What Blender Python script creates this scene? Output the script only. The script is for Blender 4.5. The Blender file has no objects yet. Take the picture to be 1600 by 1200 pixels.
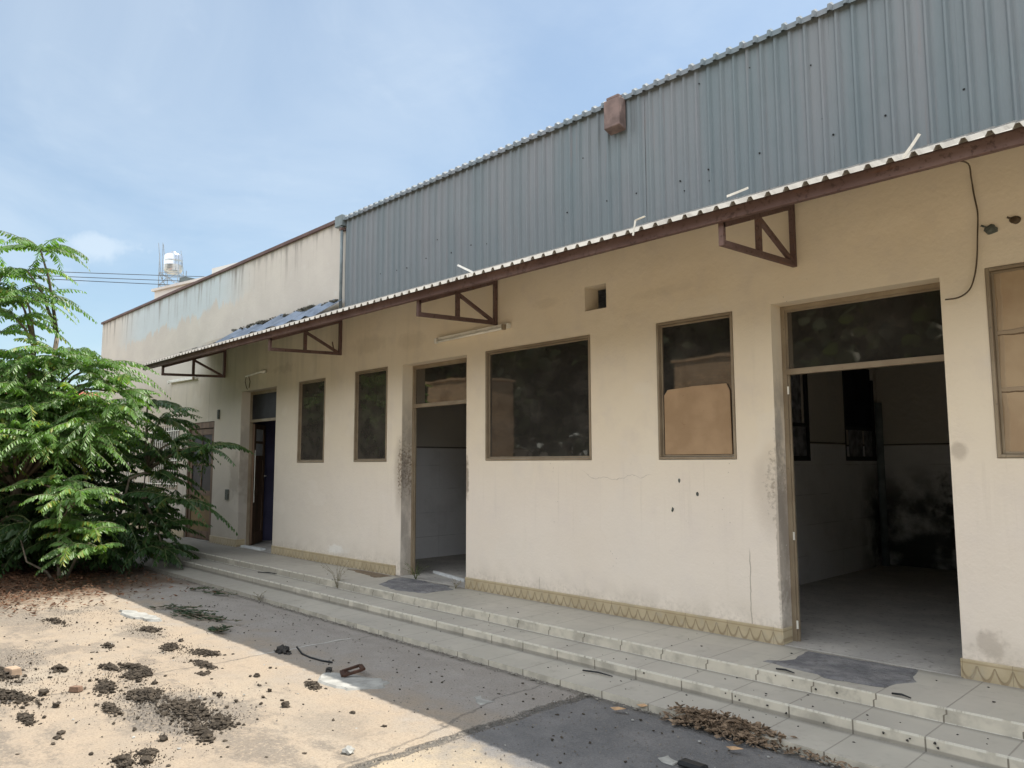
import bpy, math, random
import numpy as np
from mathutils import Vector, Matrix, noise as mnoise
random.seed(7); rng = np.random.default_rng(7)
sc = bpy.context.scene; col = sc.collection
R = math.radians
# ------------------------------------------------------------------ camera
cam = bpy.data.cameras.new('camera'); cob = bpy.data.objects.new('camera', cam); col.objects.link(cob)
cam.sensor_fit = 'HORIZONTAL'; cam.sensor_width = 36; cam.lens = 36*1191.92/1600
cam.clip_start = .05; cam.clip_end = 3000
def cam_axes(yaw, pitch, roll):
    cy, sy, cp, sp = math.cos(yaw), math.sin(yaw), math.cos(pitch), math.sin(pitch)
    f = Vector((-sy*cp, cy*cp, sp)); r = Vector((cy, sy, 0)); u = r.cross(f)
    return r*math.cos(roll)+u*math.sin(roll), u*math.cos(roll)-r*math.sin(roll), f
cr_, cu_, cf_ = cam_axes(R(46.236), R(5.878), R(-.152))
mw = Matrix((( cr_.x, cu_.x, -cf_.x, 0), (cr_.y, cu_.y, -cf_.y, -5.41), (cr_.z, cu_.z, -cf_.z, 1.535), (0, 0, 0, 1)))
cob.matrix_world = mw; sc.camera = cob
# ------------------------------------------------------------------ light
SUN_AZ, SUN_EL = R(20), R(66.2)
sd = Vector((math.sin(SUN_AZ)*math.cos(SUN_EL), math.cos(SUN_AZ)*math.cos(SUN_EL), math.sin(SUN_EL)))
sl = bpy.data.lights.new('sun', 'SUN'); sl.energy = 3.0; sl.angle = R(.5); sl.color = (1, .945, .87)
so = bpy.data.objects.new('sun', sl); col.objects.link(so); so.rotation_euler = sd.to_track_quat('Z', 'Y').to_euler()
so.location = (0, 0, 30)
world = bpy.data.worlds.new('World'); sc.world = world; world.use_nodes = True
wt = world.node_tree; wt.nodes.clear()
sc.view_settings.view_transform = 'Standard'; sc.view_settings.look = 'None'; sc.view_settings.gamma = 1
sc.view_settings.exposure = 1.02
SKY_STRENGTH = .15
sc.render.engine = 'CYCLES'
sc.cycles.max_bounces = 8; sc.cycles.diffuse_bounces = 5; sc.cycles.transparent_max_bounces = 12
sc.cycles.sample_clamp_indirect = 6

# ------------------------------------------------------------------ node helper
class G:
    def __init__(s, nt): s.nt = nt; s.geo = None
    def n(s, t, **kw):
        nd = s.nt.nodes.new(t)
        for k, v in kw.items(): setattr(nd, k, v)
        return nd
    def put(s, sock, v):
        if isinstance(v, bpy.types.NodeSocket): s.nt.links.new(v, sock)
        elif v is not None:
            if sock.type == 'RGBA' and not isinstance(v, (int, float)) and len(v) == 3: v = (*v, 1)
            sock.default_value = v
    @property
    def pos(s):
        if not s.geo: s.geo = s.n('ShaderNodeNewGeometry')
        return s.geo.outputs['Position']
    @property
    def nor(s): s.pos; return s.geo.outputs['True Normal']
    def sep(s, v=None):
        nd = s.n('ShaderNodeSeparateXYZ'); s.put(nd.inputs[0], v or s.pos); return nd.outputs
    def comb(s, x, y, z):
        nd = s.n('ShaderNodeCombineXYZ')
        for i, v in enumerate((x, y, z)): s.put(nd.inputs[i], v)
        return nd.outputs[0]
    def m(s, op, a, b=None, c=None, clamp=False):
        nd = s.n('ShaderNodeMath', operation=op); nd.use_clamp = clamp
        for i, v in enumerate((a, b, c)):
            if v is not None: s.put(nd.inputs[i], v)
        return nd.outputs[0]
    def vm(s, op, a, b):
        nd = s.n('ShaderNodeVectorMath', operation=op); s.put(nd.inputs[0], a); s.put(nd.inputs[1], b); return nd.outputs[0]
    def noise(s, scale, det=4, rough=.55, vec=None, dist=0):
        nd = s.n('ShaderNodeTexNoise'); s.put(nd.inputs['Vector'], vec or s.pos)
        nd.inputs['Scale'].default_value = scale; nd.inputs['Detail'].default_value = det
        nd.inputs['Roughness'].default_value = rough; nd.inputs['Distortion'].default_value = dist
        return nd.outputs['Fac']
    def vor(s, scale, vec=None, feature='F1'):
        nd = s.n('ShaderNodeTexVoronoi', feature=feature); s.put(nd.inputs['Vector'], vec or s.pos)
        nd.inputs['Scale'].default_value = scale; return nd.outputs
    def ss(s, v, a, b):                        # smoothstep a..b -> 0..1 (a may exceed b)
        nd = s.n('ShaderNodeMapRange', interpolation_type='SMOOTHSTEP')
        lo, hi, o0, o1 = (a, b, 0, 1) if a < b else (b, a, 1, 0)
        s.put(nd.inputs['Value'], v); nd.inputs['From Min'].default_value = lo; nd.inputs['From Max'].default_value = hi
        nd.inputs['To Min'].default_value = o0; nd.inputs['To Max'].default_value = o1
        return nd.outputs[0]
    def mix(s, f, a, b, mode='MIX'):
        nd = s.n('ShaderNodeMix', data_type='RGBA', blend_type=mode)
        s.put(nd.inputs[0], f); s.put(nd.inputs[6], a); s.put(nd.inputs[7], b); return nd.outputs[2]
    def mul(s, *a):
        r = a[0]
        for b in a[1:]: r = s.m('MULTIPLY', r, b)
        return r
    def mx(s, *a):
        r = a[0]
        for b in a[1:]: r = s.m('MAXIMUM', r, b)
        return r
    def scaled(s, x, y, z): return s.vm('MULTIPLY', s.pos, (x, y, z))
    def blob(s, u, v, cu, cv, ru, rv, wob=.35, ns=9):
        du = s.m('DIVIDE', s.m('SUBTRACT', u, cu), ru); dv = s.m('DIVIDE', s.m('SUBTRACT', v, cv), rv)
        d = s.m('SQRT', s.m('ADD', s.mul(du, du), s.mul(dv, dv)))
        d = s.m('ADD', d, s.m('MULTIPLY', s.m('SUBTRACT', s.noise(ns, 5), .5), wob*4))
        return s.ss(d, 1.1, .45)
    def line(s, x, at, w): return s.ss(s.m('ABSOLUTE', s.m('SUBTRACT', x, at)), w, w*.5)

def mat(name, fn):
    m = bpy.data.materials.new(name); m.use_nodes = True; nt = m.node_tree; nt.nodes.clear()
    g = G(nt); o = g.n('ShaderNodeOutputMaterial')
    r = fn(g)
    if isinstance(r, bpy.types.NodeSocket): nt.links.new(r, o.inputs[0]); return m
    b = g.n('ShaderNodeBsdfPrincipled'); g.put(b.inputs['Base Color'], r.get('c')); g.put(b.inputs['Roughness'], r.get('r', .85))
    if 'm' in r: g.put(b.inputs['Metallic'], r['m'])
    g.put(b.inputs['Specular IOR Level'], r.get('s', .3))
    if 'h' in r:
        bp = g.n('ShaderNodeBump'); bp.inputs['Strength'].default_value = 1; bp.inputs['Distance'].default_value = r.get('d', .01)
        g.put(bp.inputs['Height'], r['h']); nt.links.new(bp.outputs[0], b.inputs['Normal'])
    nt.links.new(b.outputs[0], o.inputs[0]); return m
def plain(name, c, r=.8, var=.25, scale=20, m=0, s=.3, bump=.001):
    def f(g):
        n = g.noise(scale, 5)
        k = g.mix(g.ss(n, .3, .7), tuple(v*(1-var) for v in c), tuple(min(1, v*(1+var)) for v in c))
        return dict(c=k, r=r, m=m, s=s, h=g.noise(scale*3, 3), d=bump)
    return mat(name, f)

# world: sky + thin clouds
g = G(wt); tc = g.n('ShaderNodeTexCoord').outputs['Generated']
sky = g.n('ShaderNodeTexSky', sky_type='NISHITA'); sky.sun_disc = False; sky.sun_elevation = SUN_EL; sky.sun_rotation = SUN_AZ
sky.altitude = 0; sky.air_density = 1.0; sky.dust_density = 1.2; sky.ozone_density = 2.5
gx, gy, gz = g.sep(tc)
zc_ = g.m('MAXIMUM', gz, .03)
uv = g.comb(g.m('DIVIDE', gx, g.m('ADD', zc_, .25)), g.m('DIVIDE', gy, g.m('ADD', zc_, .25)), 0)
veil = g.ss(g.noise(1.3, 7, .55, uv, .6), .38, .78)
veil2 = g.ss(g.noise(4.5, 7, .6, uv, .8), .5, .8)
dvec = Vector((-.884, .40, .238)); dvec.normalize()           # small cumulus low over the trees
def dirblob(d, rx, ry, k):
    d = Vector(d).normalized(); rr = Vector((d.y, -d.x, 0)).normalized(); uu = rr.cross(d)
    def dot(a): nd = g.n('ShaderNodeVectorMath', operation='DOT_PRODUCT'); g.put(nd.inputs[0], tc); nd.inputs[1].default_value = a; return nd.outputs['Value']
    a, b = g.m('DIVIDE', dot(rr), rx), g.m('DIVIDE', dot(uu), ry)
    q = g.m('SQRT', g.m('ADD', g.mul(a, a), g.mul(b, b)))
    q = g.m('ADD', q, g.m('MULTIPLY', g.m('SUBTRACT', g.noise(14, 7, .6, tc), .5), 2.0))
    return g.m('MULTIPLY', g.mul(g.ss(q, 1.15, .25), g.ss(dot(d), .5, .8)), k)
def pixdir(px, py): return (cf_ + cr_*((px-800)/1191.92) - cu_*((py-600)/1191.92)).normalized()
cm = g.mx(g.m('ADD', g.m('ADD', g.m('MULTIPLY', veil, .34), g.m('MULTIPLY', veil2, .08)), .18), dirblob(pixdir(165, 385), .055, .026, .62),
          dirblob(pixdir(348, 331), .012, .008, .40), dirblob(pixdir(60, 430), .06, .02, .35), dirblob(pixdir(420, 90), .30, .10, .25))
skyb = g.mix(1.0, sky.outputs[0], (.57, .60, .56), 'MULTIPLY')
skyc = g.mix(cm, skyb, (2.9, 3.25, 3.55))
# added fill: unseen bright cloud behind the camera, lifts the shaded facade
fill_bank = g.mul(g.ss(gy, .05, -.55), g.ss(gz, -.02, .15), g.m('ADD', .65, g.m('MULTIPLY', g.ss(g.noise(1.6, 6, .6, uv), .35, .65), .35)))
skyc = g.mix(fill_bank, skyc, (7.9, 8.1, 8.5))
bg = g.n('ShaderNodeBackground'); g.put(bg.inputs[0], skyc); bg.inputs[1].default_value = SKY_STRENGTH
wo = g.n('ShaderNodeOutputWorld'); wt.links.new(bg.outputs[0], wo.inputs[0])

# ------------------------------------------------------------------ mesh helpers
def tag(o, label=None, cat=None, group=None, kind=None):
    for k, v in (('label', label), ('category', cat), ('group', group), ('kind', kind)):
        if v: o[k] = v
    return o
def empty(name, loc, label=None, cat=None, group=None, rz=0):
    o = bpy.data.objects.new(name, None); col.objects.link(o); o.location = loc; o.rotation_euler.z = rz
    o.empty_display_size = .1
    return tag(o, label, cat, group)
def wloc(o):
    p = Vector((0, 0, 0))
    while o: p += Vector(o.location); o = o.parent
    return p
class MB:
    def __init__(s): s.v = []; s.f = []
    def add(s, vs, fs):
        k = len(s.v); s.v += [tuple(v) for v in vs]; s.f += [tuple(i+k for i in f) for f in fs]; return s
    def box(s, x0, x1, y0, y1, z0, z1):
        return s.add([(x0,y0,z0),(x1,y0,z0),(x1,y1,z0),(x0,y1,z0),(x0,y0,z1),(x1,y0,z1),(x1,y1,z1),(x0,y1,z1)],
                     [(0,3,2,1),(4,5,6,7),(0,1,5,4),(1,2,6,5),(2,3,7,6),(3,0,4,7)])
    def bar(s, p, q, w, h, up=(0, 0, 1)):
        p, q = Vector(p), Vector(q); d = (q-p).normalized(); up = Vector(up)
        a = d.cross(up)
        if a.length < 1e-3: a = d.cross(Vector((1, 0, 0)))
        a.normalize(); b = a.cross(d).normalized(); a *= w/2; b *= h/2
        vs = [p-a-b, p+a-b, p+a+b, p-a+b, q-a-b, q+a-b, q+a+b, q-a+b]
        return s.add(vs, [(0,1,2,3),(7,6,5,4),(0,4,5,1),(1,5,6,2),(2,6,7,3),(3,7,4,0)])
    def tube(s, pts, r, n=8):
        pts = [Vector(p) for p in pts]; rs = r if isinstance(r, (list, tuple)) else [r]*len(pts)
        vs = []; ref = Vector((.13, .31, .94))
        for i, p in enumerate(pts):
            d = (pts[min(i+1, len(pts)-1)]-pts[max(i-1, 0)]).normalized()
            a = d.cross(ref)
            if a.length < .05: a = d.cross(Vector((1, 0, 0)))
            a.normalize(); b = d.cross(a)
            for k in range(n):
                t = 2*math.pi*k/n; vs.append(p+(a*math.cos(t)+b*math.sin(t))*rs[i])
        fs = [(i*n+k, i*n+(k+1) % n, (i+1)*n+(k+1) % n, (i+1)*n+k) for i in range(len(pts)-1) for k in range(n)]
        fs += [tuple(range(n))[::-1], tuple((len(pts)-1)*n+k for k in range(n))]
        return s.add(vs, fs)
    def prism(s, poly, z0, z1, top=None):      # poly in xy
        n = len(poly); top = top or poly
        vs = [(x, y, z0) for x, y in poly]+[(x, y, z1) for x, y in top]
        return s.add(vs, [tuple(range(n))[::-1], tuple(range(n, 2*n))]+[(i, (i+1) % n, n+(i+1) % n, n+i) for i in range(n)])
    def rock(s, c, r, seed=0, amp=.35, n=1, sq=(1, 1, 1), fr=1.6):
        c = Vector(c); vs, fs = ICO[n]
        out = []
        for v in vs:
            k = 1+amp*mnoise.noise(v*fr+Vector((seed*3.17, seed*1.3, seed*.7)))*1.6
            out.append(c+Vector((v.x*sq[0], v.y*sq[1], v.z*sq[2]))*r*k)
        return s.add(out, fs)
    def build(s, name, m, parent=None, smooth=False, bevel=0, label=None):
        me = bpy.data.meshes.new(name); off = wloc(parent) if parent else Vector((0, 0, 0))
        me.from_pydata([(v[0]-off.x, v[1]-off.y, v[2]-off.z) for v in s.v], [], s.f)
        me.materials.append(m); me.update()
        if smooth: me.polygons.foreach_set('use_smooth', [True]*len(me.polygons))
        o = bpy.data.objects.new(name, me); col.objects.link(o); o.parent = parent
        if bevel:
            b = o.modifiers.new('bevel', 'BEVEL'); b.width = bevel; b.segments = 2; b.limit_method = 'ANGLE'
        if label: o['label'] = label
        return o
    def thing(s, name, m, label, cat, group=None, loc=None, smooth=False, bevel=0):
        loc = Vector(loc) if loc else Vector(s.v[0])
        me = bpy.data.meshes.new(name); me.from_pydata([tuple(Vector(v)-loc) for v in s.v], [], s.f)
        me.materials.append(m); me.update()
        if smooth: me.polygons.foreach_set('use_smooth', [True]*len(me.polygons))
        o = bpy.data.objects.new(name, me); col.objects.link(o); o.location = loc
        if bevel:
            b = o.modifiers.new('bevel', 'BEVEL'); b.width = bevel; b.segments = 2; b.limit_method = 'ANGLE'
        return tag(o, label, cat, group)
import bmesh
ICO = {}
for k in (1, 2, 3):
    bm = bmesh.new(); bmesh.ops.create_icosphere(bm, subdivisions=k, radius=1)
    bm.verts.ensure_lookup_table(); ICO[k] = ([v.co.copy() for v in bm.verts], [tuple(v.index for v in f.verts) for f in bm.faces]); bm.free()

def holes_wall(x0, x1, z0, z1, holes, y0, y1, axis='x'):
    """wall slab with rectangular openings, one clean mesh; axis 'x': runs along x, thickness y0..y1"""
    xs = sorted({x0, x1, *[h[0] for h in holes], *[h[1] for h in holes]}); zs = sorted({z0, z1, *[h[2] for h in holes], *[h[3] for h in holes]})
    P = (lambda u, t, z: (u, t, z)) if axis == 'x' else (lambda u, t, z: (t, u, z))
    mb = MB(); idx = {}
    def V(i, j, k):
        if (i, j, k) not in idx: idx[i, j, k] = len(mb.v); mb.v.append(P(xs[i], (y0, y1)[k], zs[j]))
        return idx[i, j, k]
    nx, nz = len(xs)-1, len(zs)-1
    def solid(i, j):
        if i < 0 or j < 0 or i >= nx or j >= nz: return False
        cx, cz = (xs[i]+xs[i+1])/2, (zs[j]+zs[j+1])/2
        return not any(h[0] < cx < h[1] and h[2] < cz < h[3] for h in holes)
    for i in range(nx):
        for j in range(nz):
            if not solid(i, j): continue
            mb.f.append((V(i,j,0), V(i+1,j,0), V(i+1,j+1,0), V(i,j+1,0)))
            mb.f.append((V(i,j,1), V(i,j+1,1), V(i+1,j+1,1), V(i+1,j,1)))
            if not solid(i-1, j): mb.f.append((V(i,j,0), V(i,j+1,0), V(i,j+1,1), V(i,j,1)))
            if not solid(i+1, j): mb.f.append((V(i+1,j,0), V(i+1,j,1), V(i+1,j+1,1), V(i+1,j+1,0)))
            if not solid(i, j-1): mb.f.append((V(i,j,0), V(i,j,1), V(i+1,j,1), V(i+1,j,0)))
            if not solid(i, j+1): mb.f.append((V(i,j+1,0), V(i+1,j+1,0), V(i+1,j+1,1), V(i,j+1,1)))
    return mb

# ------------------------------------------------------------------ materials
def f_wall(g):
    x, y, z = g.sep()
    big = g.noise(.7, 4); mid = g.noise(3.5, 6, .6)
    c = g.mix(g.ss(big, .3, .7), (.76, .66, .50), (.80, .715, .57))
    c = g.mix(g.mul(g.ss(mid, .45, .75), .35), c, (.62, .545, .475))
    # whiter lower band of paint, partly the light gradient put into the colour
    c = g.mix(g.mul(g.ss(g.m('ADD', z, g.m('MULTIPLY', big, .8)), 2.4, 1.4), .55), c, (.78, .72, .67))
    streak = g.noise(1, 6, .65, g.scaled(7, 7, .45))
    low = g.noise(1.1, 3)
    c = g.mix(g.mul(g.ss(streak, .55, .8), g.ss(low, .4, .65), .2), c, (.40, .36, .27))
    # rain and soot streaks under the canopy on the far half
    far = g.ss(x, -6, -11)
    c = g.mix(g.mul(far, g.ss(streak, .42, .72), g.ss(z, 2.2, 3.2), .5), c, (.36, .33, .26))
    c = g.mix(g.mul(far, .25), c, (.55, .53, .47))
    st = g.mx(g.mul(g.blob(x, z, -7.60, 1.45, .075, .42, .30, 22), g.ss(g.noise(30, 5, .7), .3, .62), .95), g.mul(g.blob(x, z, -7.60, 1.4, .14, .55, .15, 5), .35), g.mul(g.blob(x, z, -2.80, 1.36, .12, .30, .45, 20), g.ss(g.noise(30, 5, .7), .35, .65), .65), g.mul(g.blob(x, z, -2.82, 1.3, .20, .42, .15, 5), .22), g.mul(g.blob(x, z, -2.79, 1.0, .02, .8, .5, 20), .5),
              g.mul(g.blob(x, z, -1.55, 1.60, .05, .07), .35), g.mul(g.blob(x, z, -12.2, 1.35, .25, .45), .5),
              g.mul(g.blob(x, z, -7.4, 3.0, .35, .12), 0.12), g.mul(g.blob(x, z, -8.3, 3.05, .5, .13), 0.15), g.mul(g.blob(x, z, -5.15, 3.1, .2, .06), 0.12),
              g.mul(g.blob(x, z, -10.6, 2.95, .35, .08, .6), 0.23), g.mul(g.blob(x, z, -6.36, 1.35, .04, .25, .6, 18), .7), g.mul(g.blob(x, z, -1.45, .42, .10, .10, .6, 12), .35), g.mul(g.blob(x, z, -3.8, 3.0, .35, .05), 0.10))
    c = g.mix(st, c, (.19, .145, .105))
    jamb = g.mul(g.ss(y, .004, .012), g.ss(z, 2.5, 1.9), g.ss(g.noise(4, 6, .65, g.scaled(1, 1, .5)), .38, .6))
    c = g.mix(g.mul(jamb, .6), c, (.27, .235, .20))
    c = g.mix(g.mul(g.ss(x, -7.5, -13), .5), c, (.37, .34, .29))  # deeper shade at the far left end painted into the wall colour
    c = g.mix(g.mul(g.ss(g.m('ADD', z, g.m('MULTIPLY', big, .4)), 3.0, 3.5), g.ss(x, -13.2, -13.9)), c, (.62, .58, .515))
    # scuffs / holes
    v = g.vor(26, g.scaled(1, 1, .6))
    sp = g.mul(g.ss(v[0], .10, .05), g.ss(g.noise(1.7, 4), .56, .66))
    c = g.mix(g.mul(sp, .75), c, (.22, .19, .15))
    # white peeled flecks beside door edges and low down
    fl = g.mul(g.ss(g.noise(38, 4), .66, .72), g.mx(g.blob(x, z, -7.6, 1.2, .1, .9), g.blob(x, z, -2.8, 1.1, .06, .8), g.blob(x, z, -8.9, .42, .35, .1)))
    c = g.mix(fl, c, (.78, .76, .70))
    c = g.mix(g.mul(g.blob(x, z, -9.0, .40, .3, .07, .5), .8), c, (.82, .80, .75))
    # hairline cracks
    w = g.m('ADD', z, g.m('MULTIPLY', g.m('SUBTRACT', g.noise(6, 5), .5), .16))
    ck = g.mul(g.line(g.m('ADD', w, g.m('MULTIPLY', g.ss(g.m('ABSOLUTE', g.m('ADD', x, 4.3)), .25, .45), -.07)), 1.40, .004), g.ss(x, -4.75, -4.6), g.ss(x, -3.9, -4.0), .6)
    wx = g.m('ADD', x, g.m('MULTIPLY', g.m('SUBTRACT', g.noise(5, 4), .5), .05))
    ck = g.mx(ck, g.mul(g.line(wx, -3.03, .006), g.ss(z, .9, .8)), g.mul(g.line(wx, -5.27, .005), g.ss(z, .45, .4)), g.mul(g.line(wx, -13.35, .012), g.ss(z, 2.9, 2.7), .8), g.mul(g.line(wx, -14.4, .012), g.ss(z, 2.9, 2.7), .8))
    c = g.mix(g.mul(ck, .6), c, (.25, .21, .16))
    base = g.mul(g.ss(z, .62, .28), g.ss(g.noise(4, 5), .35, .7), .35)
    c = g.mix(base, c, (.45, .40, .32))
    drip = g.mul(g.ss(g.noise(1, 5, .65, g.scaled(16, 16, .6)), .56, .72), g.ss(z, 1.56, 1.50), g.ss(z, .7, 1.35))
    c = g.mix(g.mul(drip, .16), c, (.40, .35, .27))
    splash = g.mul(g.ss(g.m('ADD', z, g.m('MULTIPLY', g.noise(9, 6, .7), .35)), .62, .48), g.ss(g.noise(30, 4), .42, .6))
    c = g.mix(g.mul(splash, .24), c, (.36, .32, .26))
    patchw = g.mul(g.ss(g.noise(1.3, 2, .5, g.scaled(1, 1, 1.3)), .60, .63), .13)
    c = g.mix(patchw, c, (.78, .735, .66))
    h = g.m('ADD', g.m('ADD', g.m('MULTIPLY', g.noise(2.2, 5), 1.4), g.m('MULTIPLY', patchw, .4)), g.m('MULTIPLY', g.noise(45, 4), .14))
    return dict(c=c, r=.9, s=.15, h=h, d=.012)
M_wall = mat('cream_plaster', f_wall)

def f_parapet(g):
    x, y, z = g.sep()
    n = g.noise(1.6, 6); st = g.noise(1, 7, .7, g.scaled(6, 6, .35)); st2 = g.noise(1, 5, .7, g.scaled(14, 14, .8))
    c = g.mix(g.ss(n, .35, .7), (.60, .56, .50), (.65, .61, .54))
    zz = g.m('ADD', z, g.m('MULTIPLY', g.m('SUBTRACT', st, .5), .7))
    bx = g.mul(g.ss(x, -19, -17), g.ss(x, -11.5, -13.3))
    blue = g.mul(g.ss(g.m('ADD', g.m('ADD', zz, g.m('MULTIPLY', n, .5)), g.m('MULTIPLY', g.m('ADD', x, 16), -.03)), 4.42, 4.52), bx)
    c = g.mix(g.mul(blue, .75), c, (.55, .65, .69))
    top = g.ss(zz, 4.2, 4.9)
    c = g.mix(g.mul(g.ss(st, .50, .68), top, .7), c, (.24, .215, .19))
    c = g.mix(g.mul(g.ss(st2, .60, .72), g.ss(zz, 3.9, 4.6), .55), c, (.24, .22, .19))
    c = g.mix(g.mul(g.ss(zz, 4.72, 4.9), .55), c, (.26, .24, .21))
    pl = g.mul(g.ss(g.noise(5.5, 6, .65), .60, .66), g.ss(z, 4.6, 4.2))
    c = g.mix(g.mul(pl, .6), c, (.66, .65, .60))
    return dict(c=c, r=.92, s=.1, h=g.m('ADD', g.noise(3, 5), g.m('MULTIPLY', g.noise(40, 3), .15)), d=.012)
M_parapet = mat('weathered_parapet_plaster', f_parapet)

def f_clad(g):
    x, y, z = g.sep()
    st = g.noise(1, 6, .6, g.scaled(3.2, 1, .25)); st2 = g.noise(1, 6, .7, g.scaled(15, 1, .5)); n = g.noise(1.1, 5)
    c = g.mix(g.ss(st, .35, .68), (.162, .205, .222), (.205, .228, .242))
    c = g.mix(g.mul(g.ss(st2, .52, .72), .55), c, (.235, .24, .26))
    c = g.mix(g.mul(g.ss(n, .5, .75), .4), c, (.19, .25, .262))
    # sheet joints every ten ribs, tints differ sheet to sheet
    sh = g.m('FLOOR', g.m('DIVIDE', g.m('ADD', x, 20), .833)); wn = g.n('ShaderNodeTexWhiteNoise', noise_dimensions='1D'); g.put(wn.inputs['W'], sh)
    c = g.mix(g.mul(wn.outputs['Value'], .22), c, (.285, .27, .28))
    zz = g.m('ADD', z, g.m('MULTIPLY', st2, .35))
    c = g.mix(g.mul(g.ss(zz, 4.15, 3.75), .35), c, (.20, .23, .235))
    c = g.mix(g.mul(g.ss(st2, .58, .72), g.ss(n, .45, .6), .35), c, (.22, .165, .13))
    return dict(c=c, r=.55, s=.35, m=.1, h=g.noise(4, 5, .6, g.scaled(1, 1, .5)), d=.012)
M_clad = mat('painted_corrugated_steel', f_clad)
def f_canopy(g):
    n = g.noise(6, 6, .6)
    c = g.mix(g.ss(n, .4, .7), (.36, .345, .31), (.24, .225, .20))
    return dict(c=c, r=.6, s=.3)
M_canopy = mat('canopy_sheet_paint', f_canopy)
def f_brown(g):
    n = g.noise(3, 6, .6); m = g.noise(30, 5, .6)
    c = g.mix(g.ss(n, .35, .7), (.12, .074, .066), (.17, .112, .098))
    c = g.mix(g.mul(g.ss(m, .52, .68), .7), c, (.05, .028, .022))
    c = g.mix(g.mul(g.ss(g.noise(1, 5, .7, g.scaled(4, 4, 30)), .55, .72), .4), c, (.20, .085, .04))
    c = g.mix(g.mul(g.ss(g.noise(9, 6), .68, .72), .6), c, (.24, .19, .16))
    return dict(c=c, r=.7, s=.3, h=m, d=.002)
M_brown = mat('rusty_maroon_steel', f_brown)
def f_frame(g):
    n = g.noise(5, 5)
    c = g.mix(g.ss(n, .35, .7), (.26, .205, .14), (.33, .27, .19))
    c = g.mix(g.mul(g.ss(g.noise(40, 4), .62, .7), .5), c, (.12, .10, .08))
    return dict(c=c, r=.5, s=.4, m=.2)
M_frame = mat('bronze_aluminium_frame', f_frame)
def f_glass(g):
    lw = g.n('ShaderNodeLayerWeight'); lw.inputs['Blend'].default_value = .5
    tr = g.n('ShaderNodeBsdfTransparent'); tr.inputs[0].default_value = (.33, .31, .29, 1)
    gl = g.n('ShaderNodeBsdfGlossy'); gl.inputs['Roughness'].default_value = .025; gl.inputs[0].default_value = (.56, .52, .47, 1)
    bp = g.n('ShaderNodeBump'); bp.inputs['Distance'].default_value = .0007; g.put(bp.inputs['Height'], g.noise(2.3, 2)); g.nt.links.new(bp.outputs[0], gl.inputs['Normal'])
    df = g.n('ShaderNodeBsdfDiffuse'); df.inputs[0].default_value = (.15, .14, .125, 1)
    mx = g.n('ShaderNodeMixShader'); g.put(mx.inputs[0], g.m('ADD', g.m('MULTIPLY', lw.outputs['Fresnel'], 1.0), .12)); g.nt.links.new(tr.outputs[0], mx.inputs[1]); g.nt.links.new(gl.outputs[0], mx.inputs[2])
    dust = g.m('ADD', g.m('ADD', .16, g.m('MULTIPLY', g.ss(g.noise(3.5, 6, .65, g.scaled(1, 1, 1.6)), .4, .75), .16)), g.m('MULTIPLY', g.ss(g.noise(1, 5, .7, g.scaled(18, 18, 2)), .55, .75), .14))
    m2 = g.n('ShaderNodeMixShader'); g.put(m2.inputs[0], dust); g.nt.links.new(mx.outputs[0], m2.inputs[1]); g.nt.links.new(df.outputs[0], m2.inputs[2])
    return m2.outputs[0]
M_glass = mat('dusty_tinted_glass', f_glass)
def f_grime(g):
    a = f_glass(g); df = g.n('ShaderNodeBsdfDiffuse'); g.put(df.inputs[0], g.mix(g.ss(g.noise(4, 6, .65), .35, .7), (.045, .04, .034), (.085, .075, .062)))
    mx = g.n('ShaderNodeMixShader'); mx.inputs[0].default_value = .6; g.nt.links.new(a, mx.inputs[1]); g.nt.links.new(df.outputs[0], mx.inputs[2]); return mx.outputs[0]
M_grime = mat('grimy_brown_glass', f_grime)
def f_inner(g):
    x, y, z = g.sep()
    n = g.noise(2, 6, .6)
    up = g.ss(z, 1.73, 1.75)
    c = g.mix(up, (.74, .74, .74), (.56, .53, .47))
    c = g.mix(g.line(z, 1.755, .012), c, (.12, .11, .10))
    c = g.mix(g.mul(g.ss(n, .45, .75), .5), c, (.48, .47, .46))
    c = g.mix(g.mul(g.mx(g.line(g.m('FRACT', g.m('MULTIPLY', z, 3.0)), .5, .02), g.line(g.m('FRACT', g.m('MULTIPLY', y, 1.7)), .5, .008)), g.ss(z, 1.75, 1.7), g.ss(g.noise(3, 4), .4, .6), .3), c, (.16, .16, .16))
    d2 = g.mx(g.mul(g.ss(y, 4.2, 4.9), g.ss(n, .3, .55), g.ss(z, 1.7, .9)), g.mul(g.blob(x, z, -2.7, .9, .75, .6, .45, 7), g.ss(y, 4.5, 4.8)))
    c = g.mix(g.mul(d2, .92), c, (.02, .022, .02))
    return dict(c=c, r=.8, s=.2, h=g.noise(12, 5), d=.006)
M_inner = mat('stained_interior_plaster', f_inner)
M_blue = plain('violet_blue_interior_paint', (.075, .073, .135), .8, .15, 3)
M_ceil = plain('dark_ceiling', (.60, .57, .53), .9)
def f_ifloor(g):
    n = g.noise(3, 6, .6); m = g.noise(20, 5, .65)
    c = g.mix(g.ss(n, .35, .7), (.36, .345, .32), (.46, .44, .40))
    c = g.mix(g.mul(g.ss(m, .55, .7), .6), c, (.09, .085, .08))
    return dict(c=c, r=.8, h=m, d=.006)
M_ifloor = mat('dusty_interior_floor', f_ifloor)
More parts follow.
